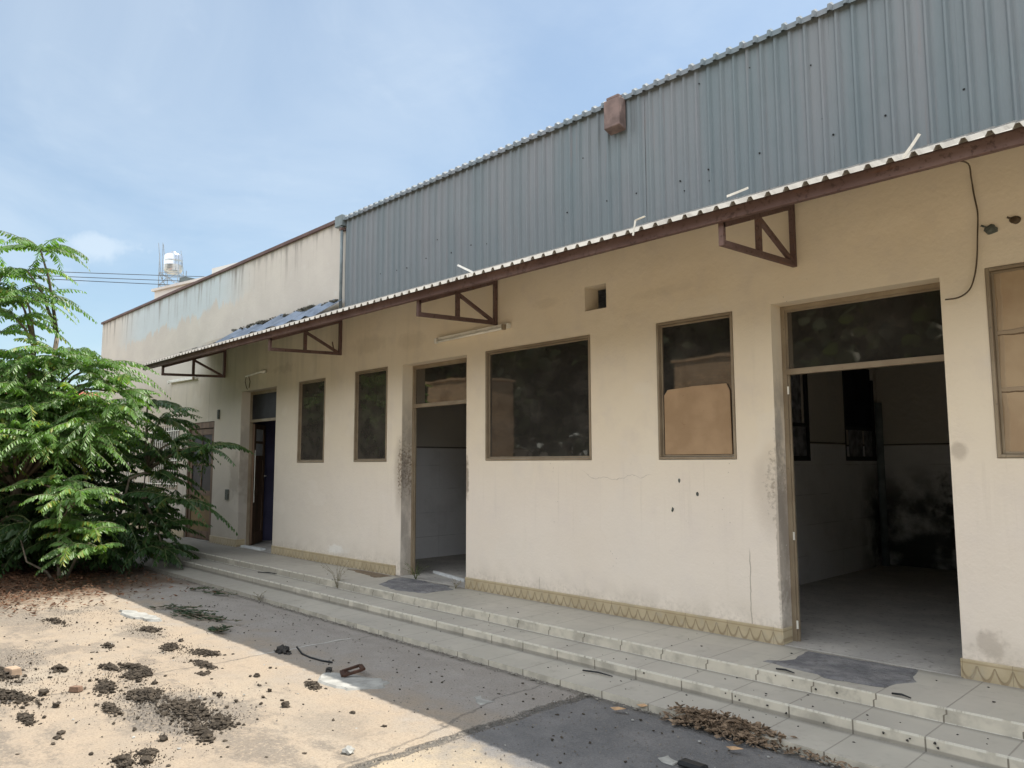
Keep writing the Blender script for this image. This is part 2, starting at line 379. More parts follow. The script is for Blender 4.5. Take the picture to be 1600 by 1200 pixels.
def f_skirt(g):
    x, y, z = g.sep()
    n = g.noise(6, 5)
    c = g.mix(g.ss(n, .35, .7), (.42, .345, .22), (.50, .42, .28))
    t = g.m('ABSOLUTE', g.m('SUBTRACT', g.m('MULTIPLY', g.m('FRACT', g.m('DIVIDE', x, .095)), 2), 1))
    zz = g.m('DIVIDE', g.m('SUBTRACT', z, .20), .085)
    curve = g.m('MULTIPLY', t, t)
    e = g.m('ABSOLUTE', g.m('SUBTRACT', zz, g.m('MULTIPLY', curve, 1.05)))
    arc = g.mul(g.ss(e, .22, .08), g.ss(z, .287, .283))
    e2 = g.line(z, .298, .006)
    c = g.mix(g.mul(arc, .5), c, (.20, .14, .075))
    c = g.mix(g.mul(e2, .5), c, (.27, .20, .10))
    c = g.mix(g.mul(g.line(g.m('FRACT', g.m('DIVIDE', x, .38)), .5, .006), .7), c, (.18, .14, .08))
    c = g.mix(g.mul(g.ss(g.noise(14, 5), .5, .75), .5), c, (.40, .36, .28))
    return dict(c=c, r=.45, s=.45, h=g.m('SUBTRACT', 1, arc), d=.003)
M_skirt = mat('moulded_skirting_tile', f_skirt)
def f_tile(g):
    x, y, z = g.sep(); nx, ny, nz = g.sep(g.nor)
    n = g.noise(1.3, 5); m = g.noise(14, 6, .65)
    front = g.ss(ny, -.4, -.6)
    xi = g.m('DIVIDE', g.m('ADD', g.m('ADD', x, g.m('MULTIPLY', g.ss(z, .15, .16), -.015)), 20.13), .3725)
    fx = g.m('ABSOLUTE', g.m('SUBTRACT', g.m('FRACT', xi), .5))
    cell = g.n('ShaderNodeTexWhiteNoise', noise_dimensions='2D'); g.put(cell.inputs['Vector'], g.comb(g.m('FLOOR', g.m('ADD', xi, .5)), g.m('FLOOR', g.m('DIVIDE', g.m('ADD', y, .7), .355)), 0))
    c = g.mix(g.ss(n, .35, .7), (.40, .38, .325), (.475, .45, .385))
    c = g.mix(g.mul(cell.outputs['Value'], .30), c, (.34, .315, .29))
    fc = g.mix(g.ss(g.noise(7, 6), .4, .7), (.59, .55, .455), (.48, .45, .375))
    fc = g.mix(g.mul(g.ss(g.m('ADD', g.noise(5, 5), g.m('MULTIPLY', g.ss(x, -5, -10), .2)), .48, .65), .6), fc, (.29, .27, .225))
    c = g.mix(front, c, fc)
    jx = g.ss(fx, .485, .493)                               # joints across
    yj = g.m('ABSOLUTE', g.m('SUBTRACT', g.m('FRACT', g.m('DIVIDE', g.m('ADD', y, .7+.1775), .355)), .5))
    jy = g.mul(g.ss(yj, .012, .006), g.ss(nz, .5, .6), g.ss(y, -.69, -.66))
    jy = g.m('MULTIPLY', jy, .25); jx = g.m('MULTIPLY', jx, g.m('ADD', .6, g.m('MULTIPLY', front, .4)))
    c = g.mix(g.mul(g.mx(jx, jy), .8), c, g.mix(front, (.16, .15, .13), (.14, .12, .09)))
    c = g.mix(g.mul(g.ss(x, -5.5, -13), .55), c, (.19, .175, .155))  # steps darkened leftwards, the far end's shade put into the tile colour
    # dirt on treads, footprints dust
    c = g.mix(g.mul(g.ss(m, .52, .75), g.ss(g.noise(1.9, 5), .4, .65), .45), c, (.20, .185, .15))
    # chipped white nosing: the top few millimetres of each riser
    topz = g.mx(g.ss(g.m('ABSOLUTE', g.m('SUBTRACT', z, .193)), .012, .006), g.ss(g.m('ABSOLUTE', g.m('SUBTRACT', z, .108)), .012, .006))
    chip = g.mul(topz, g.ss(g.noise(13, 5, .7, g.scaled(1, 0, 0)), .42, .50), g.mx(g.line(y, -.70, .012), g.line(y, -1.0, .012), front))
    c = g.mix(g.mul(chip, .85), c, (.68, .66, .58))
    c = g.mix(g.mul(g.ss(z, .125, .113), g.ss(g.m('ADD', y, .70), -.06, 0), g.ss(nz, .5, .6), .7), c, (.15, .14, .12))
    c = g.mix(g.mul(g.ss(g.m('ADD', y, g.m('MULTIPLY', g.noise(11, 4), .03)), -1.035, -.995), g.ss(z, .06, .05), .6), c, (.15, .14, .12))
    c = g.mix(g.mul(g.ss(g.m('ADD', y, g.m('MULTIPLY', g.noise(8, 5), .08)), -.06, .02), g.ss(nz, .5, .6), .45), c, (.16, .15, .13))
    return dict(c=c, r=g.m('ADD', .45, g.m('MULTIPLY', m, .35)), s=.35, h=g.m('SUBTRACT', g.m('MULTIPLY', g.noise(30, 4), .3), g.mx(jx, jy)), d=.003)
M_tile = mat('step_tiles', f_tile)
def f_mortar(g):
    n = g.noise(5, 6, .65)
    c = g.mix(g.ss(n, .35, .7), (.17, .17, .18), (.31, .305, .30))
    c = g.mix(g.mul(g.ss(g.noise(22, 5), .55, .7), .6), c, (.12, .115, .11))
    return dict(c=c, r=.92, s=.15, h=g.noise(14, 7, .75), d=.035)
M_mortar = mat('grey_mortar', f_mortar)

def f_ground(g):
    x, y, z = g.sep()
    n = g.noise(.8, 6, .6); m = g.noise(3.2, 7, .65); fine = g.noise(45, 5, .7); vf = g.noise(160, 3, .7)
    sand = g.mix(g.ss(m, .35, .68), (.37, .295, .212), (.305, .25, .187))
    sand = g.mix(g.mul(g.ss(n, .45, .7), .6), sand, (.37, .315, .24))
    grey = g.mix(g.ss(m, .35, .7), (.27, .262, .25), (.335, .32, .30))
    sand = g.mix(g.mul(g.ss(g.noise(7, 7, .7), .52, .70), .5), sand, (.235, .195, .15))
    # shade painted grey towards the building, sand further out; broken up by noise
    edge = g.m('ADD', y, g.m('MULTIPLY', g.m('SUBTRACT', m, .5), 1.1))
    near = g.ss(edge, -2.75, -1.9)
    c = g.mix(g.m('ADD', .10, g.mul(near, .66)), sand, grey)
    # darker worn patches of old tar in the sand
    patch = g.mul(g.ss(g.noise(1.15, 7, .7, g.scaled(1, 1.7, 1)), .51, .60), g.ss(y, -2.6, -2.9))
    pm = g.mx(g.mul(patch, .6), g.mul(g.blob(x, y, -5.0, -3.55, .75, .33, .5, 5), .85), g.mul(g.blob(x, y, -7.3, -4.1, .9, .42, .5, 4), .75), g.mul(g.blob(x, y, -9.1, -3.6, 1.2, .30, .5, 4), .6), g.mul(g.blob(x, y, -6.0, -4.5, .5, .25, .5, 5), .7), g.mul(g.blob(x, y, -4.1, -2.95, .40, .22, .4), .35))
    c = g.mix(g.mul(pm, g.ss(fine, .33, .50)), c, (.145, .13, .112))
    # asphalt field right of the crack
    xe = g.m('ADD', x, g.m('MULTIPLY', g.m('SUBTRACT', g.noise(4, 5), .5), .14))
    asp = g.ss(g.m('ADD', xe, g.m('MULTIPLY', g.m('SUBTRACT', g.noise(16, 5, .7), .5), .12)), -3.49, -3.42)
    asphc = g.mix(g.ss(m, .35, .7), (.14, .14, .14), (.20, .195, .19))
    sun_tint = g.ss(g.m('ADD', edge, g.m('MULTIPLY', n, .4)), -2.15, -2.75)  # sunlight painted in: asphalt goes sand-coloured beyond the shadow edge
    asphc = g.mix(g.m('MULTIPLY', sun_tint, .92), asphc, (.44, .36, .25))
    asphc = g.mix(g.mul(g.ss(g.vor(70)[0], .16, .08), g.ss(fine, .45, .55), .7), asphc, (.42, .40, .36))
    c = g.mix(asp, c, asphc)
    crack = g.mx(g.line(xe, -3.47, .035), g.mul(g.line(g.m('ADD', x, g.m('MULTIPLY', g.m('SUBTRACT', g.noise(2, 5), .5), .2)), -5.97, .012), .6), g.mul(g.line(g.m('ADD', g.m('ADD', x, g.m('MULTIPLY', y, .2)), g.m('MULTIPLY', g.m('SUBTRACT', g.noise(2, 5), .5), .3)), -4.15, .014), .5))
    c = g.mix(g.mul(crack, g.ss(fine, .3, .5), .88), c, (.10, .095, .085))
    sp1 = g.noise(75, 4, .75)
    c = g.mix(g.mul(g.ss(sp1, .50, .64), .45), c, g.mix(1.0, c, (.52, .50, .47), 'MULTIPLY'))
    c = g.mix(g.mul(g.ss(sp1, .44, .33), .35), c, g.mix(1.0, c, (1.45, 1.42, 1.36), 'MULTIPLY'))
    # pale efflorescence line / lime spill
    c = g.mix(g.mul(g.line(g.m('ADD', x, g.m('MULTIPLY', g.m('SUBTRACT', g.noise(3, 5), .5), .12)), -5.98, .02), g.ss(y, -2.6, -2.4), g.ss(y, -1.5, -1.7), .5), c, (.55, .54, .50))
    # dirt line along the steps
    c = g.mix(g.mul(g.ss(g.m('ADD', y, g.m('MULTIPLY', m, .10)), -1.42, -1.34), .6), c, (.12, .11, .09))
    # brown leaf-mould earth under the tree
    lit = g.ss(g.m('ADD', x, g.m('MULTIPLY', g.m('SUBTRACT', m, .5), 1.6)), -9.6, -10.6)
    c = g.mix(g.mul(lit, g.ss(y, -1.2, -1.6), .85), c, (.105, .065, .04))
    far = g.ss(x, -16, -19)
    c = g.mix(far, c, (.42, .37, .28))
    c = g.mix(g.mul(g.ss(vf, .55, .75), .25), c, (.62, .54, .40))
    c = g.mix(g.mul(g.ss(vf, .45, .28), .35), c, (.14, .12, .10))
    h = g.m('ADD', g.m('MULTIPLY', g.noise(9, 6, .65), .5), g.m('ADD', g.m('MULTIPLY', fine, .25), g.m('MULTIPLY', vf, .12)))
    h = g.m('SUBTRACT', h, g.m('MULTIPLY', crack, .5))
    return dict(c=c, r=.93, s=.15, h=h, d=.02)
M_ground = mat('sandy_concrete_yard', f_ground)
def f_clod(g):
    n = g.noise(25, 4)
    c = g.mix(g.ss(n, .35, .7), (.048, .040, .031), (.10, .082, .062))
    return dict(c=c, r=.95, s=.1, h=g.noise(90, 4), d=.004)
M_clod = mat('dry_mud', f_clod)
M_darkclod = plain('dark_mud', (.045, .042, .038), .95, .4, 30)
M_stone = plain('pale_rubble', (.25, .235, .20), .9, .25, 25, bump=.004)
M_slab = plain('whitish_cement', (.34, .335, .305), .9, .2, 12, bump=.006)
M_brick = plain('broken_brick', (.20, .13, .09), .9, .3, 20, bump=.004)
M_rust = plain('rusted_iron', (.075, .038, .025), .9, .4, 15, bump=.004)
M_grav = plain('gravel_grey', (.19, .17, .145), .95, .45, 12)
M_dryleaf = plain('dry_leaf', (.19, .135, .088), .8, .65, 28)
M_white = plain('white_enamel', (.82, .80, .72), .5, .12, 9)
M_whitepl = plain('white_plank_paint', (.60, .62, .62), .6, .1, 12)
M_black = plain('black_plastic', (.018, .02, .022), .5, .2, 20)
M_cable = plain('brown_cable', (.085, .06, .035), .6, .2, 20)
M_card = None
def f_card(g):
    x, y, z = g.sep()
    n = g.noise(4, 5); w = g.noise(1, 4, .6, g.scaled(3, 3, 30))
    c = g.mix(g.ss(n, .35, .7), (.34, .23, .135), (.42, .29, .175))
    c = g.mix(g.mul(g.ss(w, .55, .8), .2), c, (.26, .17, .09))
    c = g.mix(g.mul(g.ss(g.noise(9, 6, .7), .66, .70), .6), c, (.20, .12, .07))
    return dict(c=c, r=.85, s=.15, h=n, d=.01)
M_card = mat('brown_cardboard', f_card)
def f_board(g):
    x, y, z = g.sep()
    n = g.noise(3, 6)
    c = g.mix(g.ss(n, .35, .7), (.37, .265, .165), (.46, .35, .225))
    zz = g.m('ADD', z, g.m('MULTIPLY', g.m('SUBTRACT', g.noise(7, 5), .5), .05)); xx = g.m('ADD', x, g.m('MULTIPLY', g.m('SUBTRACT', g.noise(5, 5), .5), .05))
    e = g.mx(g.line(zz, 2.33, .022), g.line(zz, 1.97, .022), g.m('MULTIPLY', g.line(xx, -1.285, .02), .6))
    c = g.mix(g.mul(e, .6), c, (.30, .24, .17))
    c = g.mix(g.mul(g.line(zz, 2.315, .006), .8), c, (.12, .08, .05))
    c = g.mix(g.mul(g.line(zz, 1.955, .006), .8), c, (.12, .08, .05))
    return dict(c=c, r=.85, s=.15, h=g.m('ADD', n, e), d=.006)
M_board = mat('plaster_smeared_board', f_board)
def f_oldwood(g):
    n = g.noise(1, 6, .6, g.scaled(12, 12, 1.2))
    c = g.mix(g.ss(n, .35, .7), (.10, .062, .038), (.19, .12, .075))
    return dict(c=c, r=.65, h=n, d=.002)
M_wood = mat('old_brown_door_wood', f_oldwood)
M_ochre = plain('ochre_door_panel', (.16, .105, .035), .6, .2, 4)
M_pipe = plain('grey_green_pipe', (.21, .25, .26), .6, .2, 6)
M_pinkbox = plain('faded_red_gutter_box', (.20, .145, .13), .7, .3, 9)
M_steel = plain('stainless_tank', (.62, .65, .68), .28, .1, 4, m=.85, s=.5)
M_galv = plain('galvanised_pipe', (.33, .37, .40), .5, .15, 9, m=.3)
M_houses = plain('pale_far_plaster', (.58, .56, .52), .9, .08, .6)
M_farwall = plain('whitewashed_wall', (.72, .70, .66), .9, .12, .7)
M_redroof = plain('red_roof_tile', (.42, .14, .09), .85, .25, 3)
M_debris = plain('blue_grey_roof_scrap', (.20, .245, .31), .5, .25, 5)
def f_bricks(g):
    b = g.n('ShaderNodeTexBrick'); b.inputs['Scale'].default_value = 3.2
    x, y, z = g.sep(); g.put(b.inputs['Vector'], g.comb(g.m('ADD', x, y), z, 0))
    b.inputs['Color1'].default_value = (.66, .46, .28, 1); b.inputs['Color2'].default_value = (.50, .36, .22, 1); b.inputs['Mortar'].default_value = (.40, .33, .25, 1)
    c = g.mix(g.ss(g.noise(2, 5), .45, .7), b.outputs[0], (.33, .22, .13))
    return dict(c=c, r=.9)
M_bricks = mat('orange_brickwork', f_bricks)
def f_leafm(hue):
    def f(g):
        at = g.n('ShaderNodeAttribute'); at.attribute_name = 'tint'; t = at.outputs['Fac']
        c = g.mix(t, tuple(v*.5 for v in hue), tuple(v*1.6 for v in hue)); c = g.mix(g.ss(t, .90, .97), c, (hue[0]*2.2, hue[1]*1.3, hue[2]))
        df = g.n('ShaderNodeBsdfPrincipled'); g.put(df.inputs['Base Color'], c); df.inputs['Roughness'].default_value = .42; df.inputs['Specular IOR Level'].default_value = .45
        tl = g.n('ShaderNodeBsdfTranslucent'); g.put(tl.inputs[0], g.mix(1.0, c, (1.65, 1.95, .55), 'MULTIPLY'))
        mx = g.n('ShaderNodeMixShader'); mx.inputs[0].default_value = .36
        g.nt.links.new(df.outputs[0], mx.inputs[1]); g.nt.links.new(tl.outputs[0], mx.inputs[2]); return mx.outputs[0]
    return f
M_leaf = mat('compound_leaf_green', f_leafm((.125, .225, .058)))
M_leaf2 = mat('shade_dark_leaf_green', f_leafm((.05, .10, .032)))  # darker copy of the leaf green, with the shade painted in
M_leaf3 = mat('reflected_tree_green', f_leafm((.045, .062, .032)))
def f_bark(g):
    n = g.noise(8, 6); return dict(c=g.mix(g.ss(n, .35, .7), (.13, .105, .075), (.25, .21, .16)), r=.9, h=n, d=.01)
M_bark = mat('grey_brown_bark', f_bark)

# ------------------------------------------------------------------ setting
def ground():
    xs = np.concatenate([[-400, -120, -60, -36, -24], np.arange(-20, 4.01, .06), [8, 14, 30, 80, 300]])
    ys = np.concatenate([[-300, -80, -40, -22, -14], np.arange(-11, -.5, .06), [0.5, 12, 40, 120, 400]])
    X, Y = np.meshgrid(xs, ys, indexing='ij'); Z = np.zeros_like(X)
    for i in range(5, len(xs)-5):
        for j in range(5, len(ys)-5):
            x, y = xs[i], ys[j]
            h = .012*mnoise.noise(Vector((x*.9, y*.9, 0)))+.006*mnoise.noise(Vector((x*3.1, y*3.1, 3)))
            if x > -3.47: h -= .012
            if y > -1.6: h = h*.3-.012
            Z[i, j] = h
    v = np.stack([X, Y, Z], -1).reshape(-1, 3); nx, ny = X.shape
    I = (np.arange(nx-1)[:, None]*ny+np.arange(ny-1)[None]).ravel()
    f = np.stack([I, I+ny, I+ny+1, I+1], -1)
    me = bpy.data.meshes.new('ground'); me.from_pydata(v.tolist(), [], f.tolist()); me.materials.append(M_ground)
    me.polygons.foreach_set('use_smooth', [True]*len(f)); me.update()
    o = bpy.data.objects.new('ground', me); col.objects.link(o); o['kind'] = 'structure'
ground()
XR, XL = 3.2, -19.85
steps = MB()
prof = [(-1.37, -.05), (-1.37, .030), (-1.0, .034), (-1.0, .110), (-.70, .114), (-.70, .193), (.0, .200), (.0, -.05)]
# profile extruded along x, slightly worn
xs = np.arange(XL-.6, XR+.01, .18); k = len(prof)
for i, x in enumerate(xs):
    for j, (y, z) in enumerate(prof):
        w = .004*mnoise.noise(Vector((x*2.3, y*3, z*9))) if z > 0 else 0
        steps.v.append((x, y+w, z+w*.6 if 0 < j < 6 else z))
for i in range(len(xs)-1):
    for j in range(k): steps.f.append((i*k+j, i*k+(j+1) % k, (i+1)*k+(j+1) % k, (i+1)*k+j))
steps.f += [tuple(range(k))[::-1], tuple((len(xs)-1)*k+j for j in range(k))]
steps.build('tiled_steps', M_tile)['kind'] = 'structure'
fl = MB().box(XL+.2, XR-.2, .0, 5.1, .1, .206); fl.build('interior_floor', M_ifloor)['kind'] = 'structure'

# ------------------------------------------------------------------ building
B = empty('workshop_building', (-8.3, 2.5, 0), 'long single-storey cream workshop with maroon-edged canopy and blue-grey corrugated upper wall', 'building')
TOP = 4.88
H = dict(R=(-2.785, -1.60, .2, 2.735), wR=(-1.34, -.60, 1.553, 2.745), w3=(-3.845, -3.11, 1.555, 2.73), w2=(-6.058, -4.59, 1.555, 2.725),
         d2=(-7.573, -6.37, .2, 2.72), w1b=(-8.63, -7.885, 1.547, 2.73), w1a=(-10.135, -9.385, 1.54, 2.715), dL=(-12.05, -10.83, .2, 2.70),
         d0=(-14.25, -13.09, .2, 2.265), g1=(-16.25, -14.66, 1.045, 2.27), g0=(-18.3, -17.05, 1.045, 2.27), vent=(-4.65, -4.39, 2.953, 3.184))
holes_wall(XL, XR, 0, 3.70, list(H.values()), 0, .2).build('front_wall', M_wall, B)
# parapet stretch (left) and its coping
MB().box(XL, -8.93, 0, .2, 3.70, TOP-.02).build('parapet', M_parapet, B)
cp = MB(); cx = XL-.03
while cx < -8.99:
    nx = min(cx+1.9, -8.99); d = random.uniform(-.004, .004); cp.box(cx, nx-.004, -.035, .23, TOP-.02, TOP+.028+d); cx = nx
cp.build('coping', M_brown, B)
MB().box(XL, XL+.2, .2, 8, 0, TOP-.02).build('side_wall', M_wall, B)
MB().box(XR-.2, XR, .2, 8, 0, TOP-.02).build('side_wall', M_wall, B)
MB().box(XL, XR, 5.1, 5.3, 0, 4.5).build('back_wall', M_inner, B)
MB().box(XL+.2, XR-.2, .2, 5.1, 3.35, 3.45).build('ceiling', M_ceil, B)
def corrug(x0, x1, pitch, prof, path, thick=.0):
    """trapezoid rib sheet: prof (u 0..1, h) repeated along x; path = list of (y,z,ny,nz) along slope"""
    mb = MB(); us = []
    n = int(round((x1-x0)/pitch))
    for i in range(n):
        for u, h in prof: us.append((x0+(i+u)*pitch, h))
    us.append((x0+n*pitch, prof[0][1]))
    for y, z, ny, nz in path:
        for x, h in us: mb.v.append((x, y+ny*h, z+nz*h))
    W = len(us)
    for a in range(len(path)-1):
        for i in range(W-1): mb.f.append((a*W+i, a*W+i+1, (a+1)*W+i+1, (a+1)*W+i))
    return mb
def solidify(o, t, off=-1):
    s = o.modifiers.new('solid', 'SOLIDIFY'); s.thickness = t; s.offset = off; return o
RIB = [(0, .0), (.16, .002), (.34, .0), (.46, .019), (.58, .019), (.70, 0), (.85, .002)]
MB().box(-8.93, XR, .03, .2, 3.70, TOP-.03).build('upper_wall_core', M_ceil, B)
# sheets overlap every 7 ribs with small offsets so the wall does not read as one extrusion
clad = MB(); x = -8.90; i = 0
while x < XR-.4:
    m = corrug(x, x+.119*7, .119, RIB, [(-.018-.003*(i % 2), 3.60, -1, 0), (-.02-.003*(i % 2)+random.uniform(-.004, .004), 4.2, -1, 0), (-.018-.003*(i % 2), TOP-.012, -1, 0)])
    clad.add(m.v, m.f); x += .119*7; i += 1
solidify(clad.build('metal_cladding', M_clad, B), .0015)
# screws
scr = MB()
for zz, st in ((3.98, 3),):
    k = -8.4
    while k < XR-.5:
        if random.random() < .8: scr.rock((k+random.uniform(-.03, .03), -.026, zz+random.uniform(-.03, .03)-.05), .0085, 1, .1, 1)
        k += .119*random.choice((2, 3, 3, 4))
for _ in range(16): scr.rock((random.uniform(-8.6, -.3), -.026, random.uniform(3.75, 4.75)), .007, 1, .1, 1)
o = scr.build('screw_heads', M_black, B); o['kind'] = 'stuff'
# roof sheet, rising away behind; its ribbed eave shows above the cladding
rs = corrug(-8.93, XR+.2, .119, [(0, 0), (.34, 0), (.44, .026), (.60, .026), (.70, 0)], [(-.058, TOP-.055, -1, 0), (-.052, TOP-.010, -.8, .4), (-.035, TOP-.002, -.2, 1), (.9, TOP+.02, 0, 1), (5.2, TOP-.25, 0, 1)])
solidify(rs.build('roof_sheet', M_clad, B), .003)
corr2 = MB().box(XL+.2, -8.95, .2, 5.2, 4.4, 4.5).build('flat_roof', M_ceil, B)
# corner flashing, grey-green downpipe and brackets
dp = empty('downpipe', (-8.96, -.05, 3.6)); dp.parent = B; dp.location = Vector((-8.96, -.05, 3.6))-Vector(B.location)
MB().tube([(-8.945, -.055, 3.62), (-8.945, -.055, 4.76)], .021, 12).build('pipe', M_pipe, dp, smooth=True)
MB().box(-9.09, -8.90, -.085, -.004, TOP-.12, TOP+.035).build('gutter_end', M_pipe, dp, bevel=.006)
MB().box(-8.975, -8.915, -.083, -.004, 4.70, 4.735).build('pipe_clip', M_brown, dp)
# red gutter box near the ridge of the cladding
gbe = empty('gutter_box', (0, 0, 0)); gbe.parent = B; gbe.location = Vector((-4.17, -.1, 4.7))-Vector(B.location)
gb = MB(); vs = [(-4.27, -.045, 4.54), (-4.09, -.045, 4.54), (-4.09, -.145, 4.57), (-4.27, -.145, 4.57), (-4.27, -.045, 4.84), (-4.09, -.045, 4.84), (-4.09, -.145, 4.835), (-4.27, -.145, 4.835)]
gb.add(vs, [(0, 3, 2, 1), (4, 5, 6, 7), (0, 1, 5, 4), (1, 2, 6, 5), (2, 3, 7, 6), (3, 0, 4, 7)]); gb.build('box_body', M_pinkbox, gbe, bevel=.008)
MB().box(-4.25, -4.11, -.13, -.06, 4.842, 4.87).build('lid', M_pinkbox, gbe, bevel=.006)
MB().box(-4.28, -4.271, -.12, -.04, 4.60, 4.66).build('bracket_strap', M_brown, gbe)
# canopy
ys, zs = -1.15, 3.150; slope = .405
cs = corrug(-13.55, XR, .119, [(0, 0), (.33, 0), (.45, .027), (.60, .027), (.72, 0)], [(ys, zs+.002, 0, 1), (-.6, zs+.55*slope, 0, 1), (-.03, zs+1.12*slope, 0, 1)])
solidify(cs.build('canopy_sheet', M_canopy, B), .0015, 1)
MB().box(-13.5, XR, -1.085, -1.045, 3.095, 3.172).build('fascia_beam', M_brown, B, bevel=.004)
MB().bar((-13.5, -.55, 3.345), (XR, -.55, 3.345), .05, .06).build('purlin', M_brown, B)
MB().bar((-13.5, -.06, 3.53), (XR, -.06, 3.53), .05, .06).build('purlin', M_brown, B)
def bracket(X, extra=False):
    e = empty('canopy_bracket', (0, 0, 0)); e.parent = B; e.location = Vector((X, 0, 3.0))-Vector(B.location)
    t = .036
    MB().bar((X, -.022, 2.985), (X, -.022, 3.53), t, .04, (0, 1, 0)).build('wall_post', M_brown, e, bevel=.003)
    MB().bar((X, -.045, 3.44), (X, -1.035, 3.085), t, .04).build('top_chord', M_brown, e, bevel=.003)
    MB().bar((X, -.045, 3.005), (X, -1.045, 2.965), t, .04).build('bottom_chord', M_brown, e, bevel=.003)
    MB().bar((X, -1.026, 2.985), (X, -1.026, 3.15), t, .035, (0, 1, 0)).build('end_post', M_brown, e, bevel=.003)
    MB().bar((X, -.54, 3.005), (X, -.54, 3.255), t, .04, (0, 1, 0)).build('middle_post', M_brown, e, bevel=.003)
    MB().bar((X+.004, -.55, 3.245), (X+.004, -.06, 3.02), t-.006, .035).build('diagonal', M_brown, e, bevel=.003)
    if extra: MB().bar((X-.02, -.10, 3.03), (X-.02, -.13, 3.16), .012, .012).build('loose_rod', M_brown, e)
for X, ex in ((-2.575, False), (-5.88, False), (-8.99, True), (-12.72, False), (.75, False)): bracket(X, ex)
# skirting tiles, following the piers between the doors
sk = MB()
for a, b in ((XL, -14.25), (-13.09, -12.05), (-10.83, -7.66), (-6.37, -2.785), (-1.60, XR)):
    sk.box(a+(.001 if a == XL else -.0), b, -.016, -.0005, .196, .318)
for xx in (-2.785, -12.05): sk.box(xx, xx+.012, -.016, .13, .202, .318)
for xx in (-1.60, ): sk.box(xx-.012, xx, -.016, .13, .202, .318)
sk.build('skirting', M_skirt, B, bevel=.004)

def part_empty(name, at, parent=B, label=None):
    e = empty(name, (0, 0, 0)); e.parent = parent; e.location = Vector(at)-wloc(parent)
    if label: e['label'] = label
    return e
def window(key, glass=True, mull=None, label=None, y=.012, gm=None):
    x0, x1, z0, z1 = H[key]; e = part_empty('window', (x0, 0, z0), label=label)
    f = MB(); t = .023
    for (a, b, c, d) in ((x0+.003, x0+t, z0+.003, z1-.003), (x1-t, x1-.003, z0+.003, z1-.003), (x0+t, x1-t, z1-t, z1-.003), (x0+t, x1-t, z0+.003, z0+t)):
        f.box(a, b, -.008, y+.045, c, d)
    f.build('frame', M_frame, e, bevel=.003)
    s = MB(); u = t+.017
    for (a, b, c, d) in ((x0+t+.002, x0+u, z0+t+.002, z1-t-.002), (x1-u, x1-t-.002, z0+t+.002, z1-t-.002), (x0+u, x1-u, z1-u, z1-t-.002), (x0+u, x1-u, z0+t+.002, z0+u)):
        s.box(a, b, y+.012, y+.034, c, d)
    s.build('sash', M_frame, e, bevel=.002)
    if mull: MB().box(mull-.012, mull+.012, y+.04, y+.06, z0+u, z1-u).build('mullion', M_whitepl, e)
    if glass: MB().box(x0+u-.004, x1-u+.004, y+.022, y+.026, z0+u-.004, z1-u+.004).build('pane', gm or M_glass, e)
    return e
window('wR', False, label='boarded-up window with frame')
window('w3'); window('w2', mull=-5.43); window('w1b', gm=M_grime); window('w1a', gm=M_grime)
M_darkpane = plain('shade_dark_pane', (.022, .022, .027), .5, .3, 6, s=.15, bump=0)  # dark room and dark reflection painted into an opaque pane
def doorframe(key, yb=.15, bar=2.222, leaf=None, label=None, pm=None):
    x0, x1, z0, z1 = H[key]; e = part_empty('door', (x0, yb, .2), label=label); t = .035
    f = MB(); yo, yi = yb, yb+.048
    f.box(x0+.001, x0+t, yo, yi, .206, z1-.001); f.box(x1-t, x1-.001, yo, yi, .206, z1-.001); f.box(x0+t, x1-t, yo, yi, z1-t, z1-.001)
    f.box(x0+t, x1-t, yo-.004, yi, bar-.022, bar+.022)
    for a, b in ((x0+t, x0+t+.014), (x1-t-.014, x1-t)): f.box(a, b, yo+.014, yo+.036, .206, bar-.022); f.box(a, b, yo+.012, yo+.034, bar+.022, z1-t)
    f.box(x0+t+.014, x1-t-.014, yo+.012, yo+.034, z1-t-.014, z1-t)
    f.build('frame', M_frame, e, bevel=.002)
    MB().box(x0+t+.006, x1-t-.006, yo+.021, yo+.025, bar+.018, z1-t-.006).build('transom_pane', pm or M_glass, e)
    return e
eR = doorframe('R', label='open double doorway')
hg = MB()
for zz in (.30, .95, 2.05): hg.box(-2.748, -2.735, .145, .151, zz, zz+.06)
hg.build('hinge', M_white, eR)
doorframe('d2'); eL = doorframe('dL', pm=M_darkpane)
# broken trim stub on the right of the second doorway's transom
MB().box(-6.50, -6.455, .10, .146, 2.35, 2.70).build('frame_stub', M_wood, B, bevel=.003)
# leaf of the far left door, ajar inwards
lf = part_empty('door_leaf', (-12.0, .22, .21), label='half-open brown leaf with two small panes')
a = R(137); dx, dy = math.cos(a), math.sin(a)
def LP(u, v, z): return (-11.985+u*dx-v*dy, .215+u*dy+v*dx, z)
def lbox(mb, u0, u1, v0, v1, z0, z1):
    vs = [LP(u, v, z) for z in (z0, z1) for u, v in ((u0, v0), (u1, v0), (u1, v1), (u0, v1))]
    mb.add(vs, [(0,3,2,1),(4,5,6,7),(0,1,5,4),(1,2,6,5),(2,3,7,6),(3,0,4,7)])
st = MB()
lbox(st, 0, .09, 0, .04, .22, 2.18); lbox(st, .49, .58, 0, .04, .22, 2.18)
for z0, z1 in ((.22, .42), (1.02, 1.14), (1.58, 1.66), (1.86, 1.90), (2.10, 2.18)): lbox(st, .09, .49, .001, .039, z0, z1)
st.build('stile_frame', M_wood, lf, bevel=.003)
pn = MB(); lbox(pn, .09, .49, .012, .028, .42, 1.02); lbox(pn, .09, .49, .012, .028, 1.14, 1.58); pn.build('panel', M_wood, lf)
